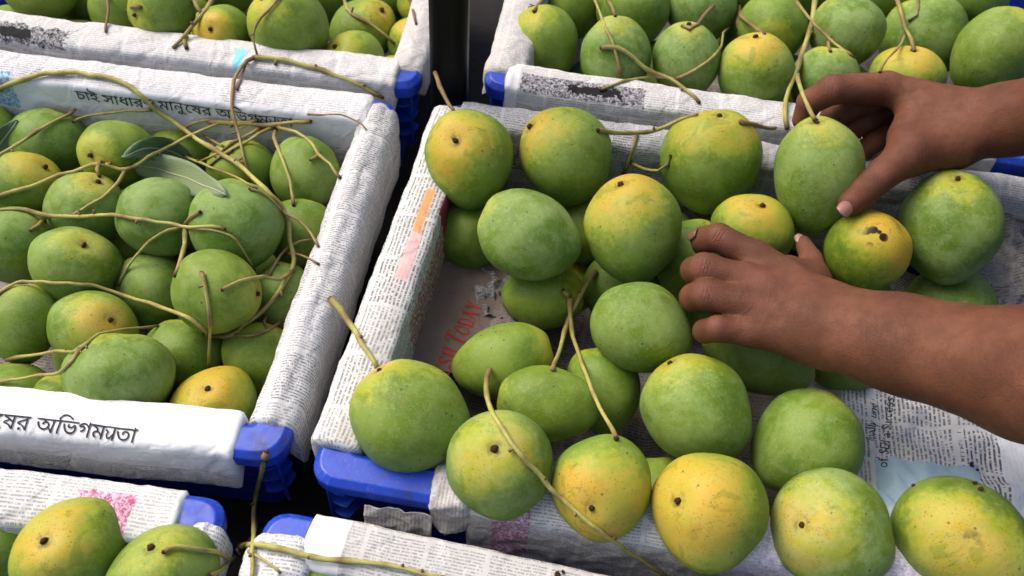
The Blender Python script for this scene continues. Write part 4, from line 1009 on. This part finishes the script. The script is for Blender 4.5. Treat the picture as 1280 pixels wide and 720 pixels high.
# lower hand (left hand, palm down)
wr = P3(1037, 407, 6.0); f1 = P3(1130, 430, 8.0); f2 = P3(1290, 468, 12.5); f3 = P3(1560, 524, 22.5)
up = np.array([0, 0, 1.0])
idx, mid, rin, pin = P3(945, 322, 5.6), P3(930, 350, 5.9), P3(928, 380, 5.7), P3(940, 415, 5.0)
palmc = P3(985, 370, 5.4)
fl = (up, 1.45)
base = [(wr, f1, R_(wr, 57), R_(f1, 62), (up, 1.25)), (f1, f2, R_(f1, 62), R_(f2, 84), (up, 1.15)), (f2, f3, R_(f2, 84), R_(f3, 90), (up, 1.1)),
        (P3(1030, 385, 5.6), idx, R_(wr, 32), R_(idx, 20), None), (P3(1030, 400, 5.8), mid, R_(wr, 32), R_(mid, 20), None), (P3(1030, 412, 5.6), rin, R_(wr, 30), R_(rin, 20), None), (P3(1032, 428, 5.2), pin, R_(wr, 28), R_(pin, 18), None),
        (P3(1012, 352, 4.0), P3(985, 340, 4.2), R_(wr, 26), R_(wr, 22), None)]
def chain(pts, rad): return [(pts[i], pts[i + 1], rad[i], rad[i + 1]) for i in range(len(pts) - 1)]
m_ = S_(mid)
fB = [(chain([idx, P3(898, 297, 5.6), P3(880, 300, 4.4), P3(878, 306, 3.0)], [20 * m_, 19 * m_, 17.5 * m_, 14.5 * m_]), .007),
      (chain([mid, P3(880, 335, 6.0), P3(868, 338, 4.4), P3(872, 340, 2.6)], [20.5 * m_, 19.5 * m_, 18 * m_, 15 * m_]), .007),
      (chain([rin, P3(882, 368, 5.8), P3(867, 372, 4.2), P3(872, 374, 2.5)], [20.5 * m_, 19.5 * m_, 18 * m_, 15 * m_]), .007),
      (chain([pin, P3(897, 411, 5.0), P3(881, 414, 3.7), P3(885, 416, 2.3)], [17 * m_, 16.5 * m_, 15 * m_, 12.5 * m_]), .007),
      (chain([P3(1020, 362, 3.8), P3(1014, 325, 3.9), P3(1004, 304, 3.9)], [20 * m_, 15 * m_, 10.5 * m_]), .010)]
jt = [(P3(898, 292, 7.0), .010), (P3(878, 333, 7.2), .010), (P3(880, 367, 7.0), .010), (P3(890, 403, 6.2), .009), (P3(945, 345, 7.2), .011), (P3(945, 380, 7.2), .010)]
crs = [(P3(898, 294, 7.0), P3(945, 322, 5.6) - P3(898, 297, 5.6), .008, 3, .0028), (P3(882, 334, 7.3), mid - P3(880, 335, 6), .008, 3, .0028), (P3(884, 368, 7.2), rin - P3(882, 368, 5.8), .008, 3, .0028)]
allp = [wr, f1, f2, f3, idx, P3(860, 340, 5), P3(880, 410, 2)]
lo = np.min(allp, 0) - .065; hi = np.max(allp, 0) + .065
armB = build_arm(base, fB, jt, lo, hi, .0016, crs)
dB = P3(868, 292, 4) - idx
nail(armB, P3(864, 291, 5.0) , np.array([-.45, .1, -.9]), np.array([-.72, .25, .55]), .0125, .0115, NAIL2)
nail(armB, P3(1000, 297, 4.35), P3(1000, 290, 3.9) - P3(1008, 312, 3.9), np.array([-.1, -.2, 1.0]), .010, .009)
# upper hand (right hand), thumb side up
wr = P3(1200, 157, 7.2); f1 = P3(1255, 150, 9.0); f2 = P3(1330, 138, 12.5); f3 = P3(1580, 90, 25)
idx = P3(1108, 110, 7.6); mid = P3(1120, 116, 5.4); rin = P3(1128, 130, 3.4); pin = P3(1135, 150, 2.0)
m_ = S_(idx)
base = [(wr, f1, R_(wr, 43), R_(f1, 43), (up, 1.1)), (f1, f2, R_(f1, 43), R_(f2, 52), None), (f2, f3, R_(f2, 52), R_(f3, 60), None),
        (P3(1190, 140, 7.2), idx, 30 * m_, 19 * m_, None), (P3(1190, 150, 6.0), mid, 30 * m_, 20 * m_, None), (P3(1190, 165, 5.0), rin, 28 * m_, 19 * m_, None), (P3(1190, 172, 4.2), pin, 26 * m_, 18 * m_, None),
        (P3(1192, 178, 7.0), P3(1140, 190, 6.6), 33 * m_, 24 * m_, None), (P3(1150, 150, 6.8), P3(1135, 172, 6.4), 28 * m_, 24 * m_, None)]
fA = [(chain([idx, P3(1040, 112, 8.0), P3(1012, 128, 6.2), P3(1003, 150, 4.4)], [20 * m_, 18.5 * m_, 16 * m_, 13 * m_]), .007),
      (chain([mid, P3(1066, 132, 5.4), P3(1040, 146, 3.6), P3(1030, 160, 2.0)], [19 * m_, 17 * m_, 15 * m_, 13 * m_]), .006),
      (chain([rin, P3(1078, 152, 3.4), P3(1058, 168, 1.8), P3(1050, 182, .4)], [18 * m_, 16 * m_, 14 * m_, 12 * m_]), .006),
      (chain([pin, P3(1092, 178, 1.8), P3(1076, 192, .6), P3(1068, 205, -.6)], [16 * m_, 14 * m_, 12.5 * m_, 11 * m_]), .006),
      (chain([P3(1138, 192, 6.6), P3(1107, 215, 6.4), P3(1078, 240, 6.0), P3(1063, 254, 5.7)], [25 * m_, 19.5 * m_, 17.5 * m_, 15 * m_]), .014)]
jt = [(P3(1040, 106, 9.4), .011), (P3(1105, 212, 8), .010), (P3(1012, 122, 7), .008)]
crs = [(P3(1098, 222, 7.8), P3(1107, 215, 6.4) - P3(1078, 240, 6), .011, 4, .0026), (P3(1038, 108, 9.2), idx - P3(1040, 112, 8), .009, 3, .0028), (P3(1168, 195, 9), P3(1, 0, 0) - P3(0, 0, 0), .012, 3, .004)]
allp = [wr, f1, f2, f3, idx, P3(995, 150, 4), P3(1050, 270, 3), pin, P3(1068, 205, -1)]
lo = np.min(allp, 0) - .045; hi = np.max(allp, 0) + .045
armA = build_arm(base, fA, jt, lo, hi, .0016, crs)
nail(armA, P3(1058, 260, 6.55), P3(1060, 257, 5.7) - P3(1078, 240, 6.0), np.array([-.1, -.62, .9]), .0150, .0135)

# unseen shirt and trunk of the person at right, added to block sky light
def shirt_fn(p):
    sh1, sh2 = np.array([.86, .22, .42]), np.array([.84, -.20, .42]); hp = np.array([1.02, .02, -.15])
    D = cap(p, (sh1 + sh2) / 2 + np.array([.02, .10, -.02]), hp + np.array([0, .07, 0]), .135, .15); D = smin(D, cap(p, (sh1 + sh2) / 2 + np.array([.02, -.10, -.02]), hp - np.array([0, .07, 0]), .135, .15), .05)
    for s_, e_ in ((sh1, eA), (sh2, eB)): D = smin(D, cap(p, s_, e_, .085, .065), .05)
    return D
eA, eB = P3(1560, 92, 24), P3(1540, 520, 22)
V, F = mesh_sdf(shirt_fn, np.array([.42, -.45, -.35]), np.array([1.25, .5, .62]), .014)
V = V - np.array(person.location)
link('shirt', mesh_np('shirt', V, [tuple(map(int, f)) for f in F]), plain('dark_cotton', (.06, .06, .075), .9, .1, (180, .4, .001), .3, 30), person)

# ------------------------------------------------------------ leaves
bpy.context.view_layer.update(); DG = bpy.context.evaluated_depsgraph_get()
def hit(px, py):
    d = raydir(px, py); ok, loc, *_ = SC.ray_cast(DG, Vector(CAM), Vector(d))
    return (np.linalg.norm(np.array(loc) - CAM) if ok else 1.1)
def draped(pts, lift, step=9, stiff=3, zs=None):
    """points along the sight lines that rest on whatever lies beneath, smoothed like a stiff twig"""
    P = np.array(pts, float); out = []
    for i in range(len(P) - 1):
        a = P[max(0, i - 1)]; b, c = P[i], P[i + 1]; d = P[min(len(P) - 1, i + 2)]; n = max(1, int(np.hypot(*(c - b)) / step))
        for k in range(n):
            t = k / n; out.append(.5 * ((2 * b) + (-a + c) * t + (2 * a - 5 * b + 4 * c - d) * t * t + (-a + 3 * b - 3 * c + d) * t ** 3))
    out.append(P[-1]); out = np.array(out)
    for i in range(1, len(out) - 1):
        out[i] += np.array([mnoise.noise(Vector((out[i][0] * .045, out[i][1] * .045, 1.5))), mnoise.noise(Vector((out[i][0] * .045, out[i][1] * .045, 7.5)))]) * 2.2
    base = np.array([hit(*q) for q in out]) - lift
    ds = base.copy()
    for _ in range(stiff * 6):
        sm = ds.copy(); sm[1:-1] = (ds[:-2] + ds[1:-1] + ds[2:]) / 3; ds = np.minimum(base, sm)
    for _ in range(3):
        sm = ds.copy(); sm[1:-1] = (ds[:-2] + ds[1:-1] + ds[2:]) / 3; ds = np.minimum(sm, base)
    return [CAM + raydir(*q) * t for q, t in zip(out, ds)]
def leaf(pts, wpx, mat, label, lift=.004, roll=.25):
    C = draped(pts, lift, 6, 6); n = len(C); nv = 8; V = []; UV = []; org = C[n // 2]
    mid_ = []
    for i, c in enumerate(C):
        t = i / (n - 1); d = C[min(n - 1, i + 1)] - C[max(0, i - 1)]; d /= np.linalg.norm(d)
        tow = CAM - c; tow /= np.linalg.norm(tow); side = np.cross(d, tow); side /= np.linalg.norm(side)
        w = wpx * S_(c) * (math.sin(math.pi * min(1, t ** .8)) ** .75 + .02)
        for j in range(nv + 1):
            y = -1 + 2 * j / nv; V.append(c + side * w * y + tow * (abs(y) * w * roll + .0012 * math.sin(9 * t + 3 * y) * abs(y) * 2) - org); UV.append((t, y))
        mid_.append(c + tow * .0003)
    F = [(i * (nv + 1) + j, (i + 1) * (nv + 1) + j, (i + 1) * (nv + 1) + j + 1, i * (nv + 1) + j + 1) for i in range(n - 1) for j in range(nv)]
    o = link('leaf', mesh_np('leaf', V, F, UV), mat, loc=org); solid(o, .0004, 0); tag(o, label, 'leaf', 'mango leaves')
    tube('midrib', mid_, [.0008] * len(mid_), MIDRIB, o, org); return o
def tube(name, C, R, mat, parent=None, org=None, ripe=None, nodes=(), sides=8, wobble=0.0):
    C = [np.array(c) for c in C]; n = len(C); V = []; A = []
    org = C[n // 2] if org is None else org; ref = np.array([.3, .2, .93])
    for i in range(n):
        d = C[min(n - 1, i + 1)] - C[max(0, i - 1)]; d /= np.linalg.norm(d) + 1e-12; a = np.cross(d, ref); a /= np.linalg.norm(a); b = np.cross(d, a)
        r = R[i] * (1 + .10 * mnoise.noise(Vector(C[i] * 160)) + wobble * mnoise.noise(Vector(C[i] * 420)))
        nd = 0.0
        if mat is STALK and n > 5 and i % 5 == int(abs(C[0][0] * 1000)) % 5 and 0 < i < n - 1: r *= 1.22; nd = .45
        for k, s in nodes:
            g_ = math.exp(-((i - k * (n - 1)) / 1.2) ** 2); r *= 1 + s * g_; nd = max(nd, g_)
        for k in range(sides):
            q = 2 * math.pi * k / sides; V.append(C[i] - org + (a * math.cos(q) + b * math.sin(q)) * r); A.append(nd)
    F = [(i * sides + k, i * sides + (k + 1) % sides, (i + 1) * sides + (k + 1) % sides, (i + 1) * sides + k) for i in range(n - 1) for k in range(sides)]
    F += [tuple(range(sides))[::-1], tuple(range((n - 1) * sides, n * sides))]
    me = mesh_np(name, V, F); at_ = me.attributes.new('node', 'FLOAT', 'POINT'); at_.data.foreach_set('value', np.array(A, np.float32))
    o = link(name, me, mat, parent, loc=None if parent else org)
    if ripe is not None: o['ripe'] = float(ripe)
    return o
def cap_end(parent, org, p, r):
    bm_ = bmesh.new(); bmesh.ops.create_icosphere(bm_, subdivisions=1, radius=r)
    for v in bm_.verts: v.co = Vector(p - org) + v.co * (1 + .35 * mnoise.noise(v.co * 900 + Vector(p) * 50))
    me = bpy.data.meshes.new('stalk_end'); bm_.to_mesh(me); bm_.free(); me.polygons.foreach_set('use_smooth', [True] * len(me.polygons)); return link('stalk_end', me, NUB, parent)
def panicle(label, main, branches=(), r=4.0, ripe=.1, lift=.003, stiff=4, ends=(0,), name='mango_stalk', nodes=()):
    """main and branches are picture polylines; r in photo pixels"""
    C = draped(main, lift, 8, stiff); n = len(C); sc_ = S_(C[n // 2]); org = C[n // 2]
    R = [r * sc_ * (1.0 - .35 * i / n) / 1.52 for i in range(n)]
    o = tube(name, C, R, STALK, None, org, ripe, nodes or ((.02, .3), (.5, .25), (.98, .3)))
    tag(o, label, 'stalk', 'bare mango stalks lying over the fruit')
    for pts, rb in branches:
        Cb = draped(pts, lift * .9, 8, stiff); nb = len(Cb)
        b = tube('twig', Cb, [rb * sc_ * (1 - .3 * i / nb) / 1.52 for i in range(nb)], STALK, o, org, ripe + .12, ((.0, .5), (1, .4)))
        cap_end(o, org, Cb[-1], rb * sc_ * .75)
    rk = np.random.default_rng(int(abs(C[0][0]) * 1e5) + n)
    for _ in range(0 if n < 9 else 1 if n < 16 else 2 + n // 18):     # broken side spurs
        i = int(rk.integers(2, n - 2)); tw = CAM - C[i]; tw /= np.linalg.norm(tw); al = C[i + 1] - C[i]; al /= np.linalg.norm(al); sd_ = np.cross(al, tw)
        dr = sd_ * rk.choice([-1, 1]) * rk.uniform(.4, 1) + al * rk.uniform(-.3, .9) + tw * rk.uniform(.1, .6); dr /= np.linalg.norm(dr); ln = rk.uniform(4, 9) * sc_
        tube('spur', [C[i], C[i] + dr * ln * .5, C[i] + dr * ln + tw * .0008], [R[i] * .75, R[i] * .55, R[i] * .5], STALK, o, org, min(1, ripe + .4), ((1, .5),), 6)
    if 0 in ends: cap_end(o, org, C[0], R[0] * 1.15)
    if 1 in ends: cap_end(o, org, C[-1], R[-1] * 1.3)
    return o
leaf([(238, 203), (215, 190), (185, 186), (152, 196)], 15, LEAF, 'dark green leaf lying across the lime mango behind the paler leaf')
leaf([(168, 205), (200, 212), (240, 225), (284, 244)], 21, LEAF2, 'pale grey-green leaf with a clear midrib in the middle of the left crate')
leaf([(-14, 196), (0, 180), (12, 165), (22, 150)], 12, LEAF, 'dark leaf at the left edge below the blue print')
# ------------------------------------------------------------ bare stalks
DG = bpy.context.evaluated_depsgraph_get()
panicle('long arched stalk rising from the left edge over the white slogan paper', [(-12, 116), (20, 103), (50, 93), (95, 91), (140, 99), (170, 113), (200, 141), (228, 160), (262, 182), (300, 208), (338, 243), (358, 265), (363, 300), (366, 335), (345, 370), (320, 395), (290, 418), (262, 420)],
        [([(190, 137), (150, 140), (110, 145), (92, 152)], 2.8), ([(228, 162), (250, 150), (280, 152), (300, 160), (322, 150)], 3.2), ([(358, 268), (340, 250), (325, 240), (312, 236)], 2.4), ([(366, 338), (350, 350), (330, 346), (300, 352), (278, 362)], 3.2), ([(262, 420), (240, 400), (205, 385), (160, 371), (110, 356), (60, 353), (20, 354), (-6, 372)], 3.6)], 5.2, .1)
panicle('straight slanting twig with a dark knob end at the left side of the slogan paper', [(-8, 198), (30, 175), (62, 155), (94, 137)], [], 3.4, .3, ends=(1,))
panicle('forked stalk that runs from the left edge up to the leaves', [(-8, 246), (30, 236), (65, 222), (100, 212), (125, 205), (157, 212), (185, 196), (215, 182), (250, 163), (285, 152), (330, 157)],
        [([(157, 212), (140, 235), (118, 252), (88, 270)], 3.2), ([(124, 205), (122, 212), (124, 220)], 3.0)], 4.0, .15, ends=(1,))
panicle('pale level stalk across the round mangoes of the left crate, cut at its right end', [(30, 262), (60, 270), (100, 270), (140, 269), (180, 274), (228, 283), (255, 283), (281, 286)],
        [([(230, 284), (240, 272), (250, 265)], 3.4), ([(232, 284), (231, 305), (226, 325), (219, 344)], 4.2), ([(228, 285), (200, 292), (175, 312), (158, 335), (148, 356)], 3.2), ([(232, 284), (265, 288), (295, 300), (318, 338)], 2.6), ([(58, 270), (48, 282), (38, 288)], 3.0)], 4.2, .1, ends=(1,))
panicle('low stalk crossing the pale yellow mango near the front of the left crate', [(8, 450), (40, 444), (70, 440), (100, 437), (122, 420), (150, 412), (178, 410), (198, 407)], [([(100, 436), (84, 455), (72, 466), (40, 470), (-8, 479)], 3.6)], 3.6, .25, ends=(0,))
panicle('thin pale twig crossing behind the leaves in the left crate', [(232, 196), (262, 208), (300, 224), (322, 236)], [([(262, 208), (272, 196), (290, 188)], 2.2)], 2.6, .15)
panicle('thin twig from the bunch of stalks down to the mangoes under the slogan', [(330, 160), (305, 172), (282, 184), (262, 196), (246, 204)], [([(282, 184), (268, 176), (255, 170)], 2.2)], 3.0, .2)
panicle('loose twig beside the right rim over the yellow shouldered mango', [(352, 262), (372, 276), (388, 292), (398, 308)], [], 2.8, .25)
panicle('thin twig end among the mangoes at the left edge below the pale level stalk', [(-6, 262), (14, 262), (40, 266), (60, 270)], [], 2.6, .2)
panicle('thin twig resting on the lime yellow mango near the right rim', [(352, 402), (335, 412), (312, 420), (290, 418)], [([(335, 412), (330, 402), (334, 394)], 2.0)], 2.6, .5)
panicle('short upright twig standing above the orange-yellow mango', [(252, 341), (258, 365), (262, 395), (262, 430), (261, 460)], [], 4.0, .12)
panicle('brown dry stalk hanging over the slogan paper from the back rim', [(322, 70), (308, 76), (296, 92), (290, 112), (292, 140), (297, 165), (305, 196), (312, 228)], [([(308, 76), (302, 95), (296, 112)], 2.2)], 3.4, .75)
panicle('long stalk along the back rim ending at the blue corner left of the pole', [(316, 72), (345, 74), (375, 80), (405, 88), (432, 99), (458, 112), (478, 122)], [], 4.6, .05, ends=(1,))
panicle('bunch of short stalks at the back right of the left crate above the green mango', [(262, 152), (300, 154), (330, 158), (352, 153), (388, 152)],
        [([(345, 157), (370, 165), (390, 178), (398, 192), (412, 205), (425, 222)], 3.2), ([(345, 160), (342, 172), (352, 198), (362, 225), (367, 256)], 3.2), ([(345, 158), (325, 168), (300, 182), (270, 196)], 3.0), ([(400, 190), (395, 196), (388, 200)], 2.4)], 5.0, .15, ends=(0, 1))
panicle('thin curved twig ending in a small tip on the white paper near the right rim', [(385, 143), (400, 143), (425, 144), (445, 152), (458, 162)], [], 1.6, .6)
panicle('thin twig under the branching stalk at the right rim of the left crate', [(336, 345), (350, 318), (375, 302), (392, 300)], [([(350, 318), (372, 318), (398, 330)], 2.2)], 2.6, .5)
panicle('forked twig standing between the bright round mango and the small yellow one', [(268, -6), (258, 12), (244, 28), (232, 44), (216, 60)], [([(232, 44), (230, 52), (233, 60)], 3.4), ([(240, -6), (246, 8), (252, 16)], 3.2)], 3.8, .1)
panicle('dark curving twig over the seamed mango at the top edge', [(352, -6), (334, 14), (320, 32), (317, 52), (322, 70)], [], 2.4, .7)
panicle('bare drooping stalk over the yellow topped mango left of the pole', [(429, -6), (434, 12), (448, 22), (466, 32), (482, 44), (492, 54)], [], 3.4, .2, ends=(1,))
panicle('short brown twig beside the pole at the top edge', [(512, 0), (516, 14), (520, 30)], [], 2.2, .7)
panicle('small brown twig at the top edge beside the yellow-green mangoes', [(134, -6), (135, 14), (132, 40)], [([(176, 9), (166, 8), (158, 14)], 2.6)], 2.4, .6)
panicle('thick pale stalk with a cut end crossing the frosted mango behind the middle crate', [(752, 60), (772, 60), (790, 72), (812, 88), (838, 98), (852, 108), (874, 128)],
        [([(776, 92), (773, 75), (765, 52), (752, 25), (740, -6)], 3.2), ([(845, 99), (862, 90), (885, 76), (902, 58), (904, 42), (916, 29)], 3.2), ([(845, 99), (810, 97), (780, 102), (751, 112)], 3.0)], 4.2, .2, ends=(0, 1))
panicle('hooked brown twig on top of the bluish green mango', [(892, 8), (880, 20), (872, 30), (862, 36), (852, 32)], [], 3.2, .6)
panicle('short twig between the orange-blushed mango and the pole side ones at the top', [(924, 8), (926, 20), (938, 30), (956, 42)], [([(924, 10), (922, 26), (921, 38)], 2.6)], 3.2, .4)
panicle('thin stub over the dark stalk mango at the top edge right of the pole', [(684, -6), (676, 4), (667, 14)], [([(757, -4), (764, 8), (769, 20)], 2.4)], 2.8, .3, ends=(1,))
panicle('long upright green stalk attached to the mango lifted by the upper hand', [(1020, -8), (1018, 20), (1012, 40), (1003, 68), (995, 92), (986, 112), (982, 135), (984, 160)], [([(996, 90), (1000, 108), (1008, 128), (1019, 150)], 3.8)], 5.4, .02, ends=(1,), lift=.004)
panicle('thin forked twig behind the long upright stalk', [(992, -4), (1006, 14), (1020, 32), (1036, 48), (1052, 60), (1068, 72)], [([(1036, 48), (1036, 58), (1038, 64)], 2.6)], 3.0, .3)
panicle('twig with two prongs above the yellow topped mango by the upper hand', [(1120, -8), (1126, 14), (1132, 36), (1140, 50), (1143, 64)], [([(1132, 40), (1126, 56), (1110, 72), (1100, 90)], 2.2), ([(1148, 0), (1146, 18), (1136, 26)], 2.2)], 3.6, .25, ends=(1,))
panicle('green stalk between the speckled and russet mangoes in the back row', [(748, 163), (775, 166), (800, 166), (825, 161), (850, 150), (872, 144)], [([(796, 167), (792, 182), (787, 198), (779, 218)], 3.0), ([(789, 203), (805, 211), (822, 213), (835, 206), (838, 195)], 3.0)], 4.4, .1, lift=.002)
panicle('brown-green stalk end lying on the rim right of the russet mango', [(925, 152), (945, 156), (969, 160)], [], 3.8, .4, ends=(1,))
panicle('thick yellow cut stalk of the large mango on the middle crate left rim', [(414, 374), (430, 393), (446, 415), (458, 436), (471, 458)], [], 6.4, .05, lift=.003, nodes=((0, .35), (.3, .1)))
panicle('long thin stalk running down over the yellow front mango to the bottom edge', [(612, 462), (607, 485), (614, 512), (628, 538), (648, 565), (672, 592), (700, 622), (738, 655), (780, 686), (835, 722)], [], 5.2, .0, lift=.003, ends=(0,))
panicle('two crossed bare twigs standing over the olive mangoes in the middle', [(744, 340), (728, 365), (714, 390), (702, 425), (691, 462)], [([(712, 372), (713, 395), (717, 420), (728, 455), (745, 500), (770, 548)], 4.2), ([(712, 372), (708, 366), (704, 363)], 3.4)], 5.0, .05, lift=.004, ends=(0,))
panicle('thin brown stalk rising from the mango at the back left corner of the middle crate', [(544, 91), (550, 108), (557, 122), (567, 138)], [], 3.6, .5, lift=.003)
panicle('upright grey-green stalk end standing before the dark gap at the blue corner', [(333, 566), (327, 590), (320, 620), (318, 655), (316, 690), (315, 730)], [], 5.0, .1, lift=.004, ends=(0,))
panicle('thick yellow-green stalk crossing the bottom centre crate', [(300, 683), (325, 681), (360, 688), (400, 698), (445, 702), (500, 709), (560, 724)],
        [([(306, 683), (292, 700), (270, 690), (245, 686), (220, 683), (205, 690)], 5.0), ([(306, 683), (318, 668), (322, 655), (316, 648)], 4.2), ([(300, 684), (285, 705), (262, 720)], 4.4), ([(306, 684), (330, 700), (350, 716)], 3.0)], 6.2, .0, lift=.004, ends=())
# crumbs of dried calyx and twig
for (px, py, r) in ((1215, 581, 5), (1222, 587, 4), (1218, 604, 5), (1226, 611, 5.5), (1142, 607, 4), (697, 717, 6), (704, 714, 4), (430, 486 - 20, 0)):
    if r == 0: continue
    t = hit(px, py); c = CAM + raydir(px, py) * (t - .002); rr_ = r * S_(c) * .62
    bm_ = bmesh.new(); bmesh.ops.create_icosphere(bm_, subdivisions=2, radius=rr_)
    for v in bm_.verts: v.co *= 1 + .9 * mnoise.noise(v.co * 420 + Vector(c) * 90)
    me = bpy.data.meshes.new('dried_scrap'); bm_.to_mesh(me); bm_.free()
    o = link('dried_scrap', me, NUB, loc=c); near_sheet = px > 1000
    tag(o, 'tiny brown scrap of dried mango flower lying on the pale sheet with the blue print' if near_sheet else 'tiny brown scrap lying on grey newsprint at the bottom edge', 'scrap', 'dried scraps on the newsprint' )
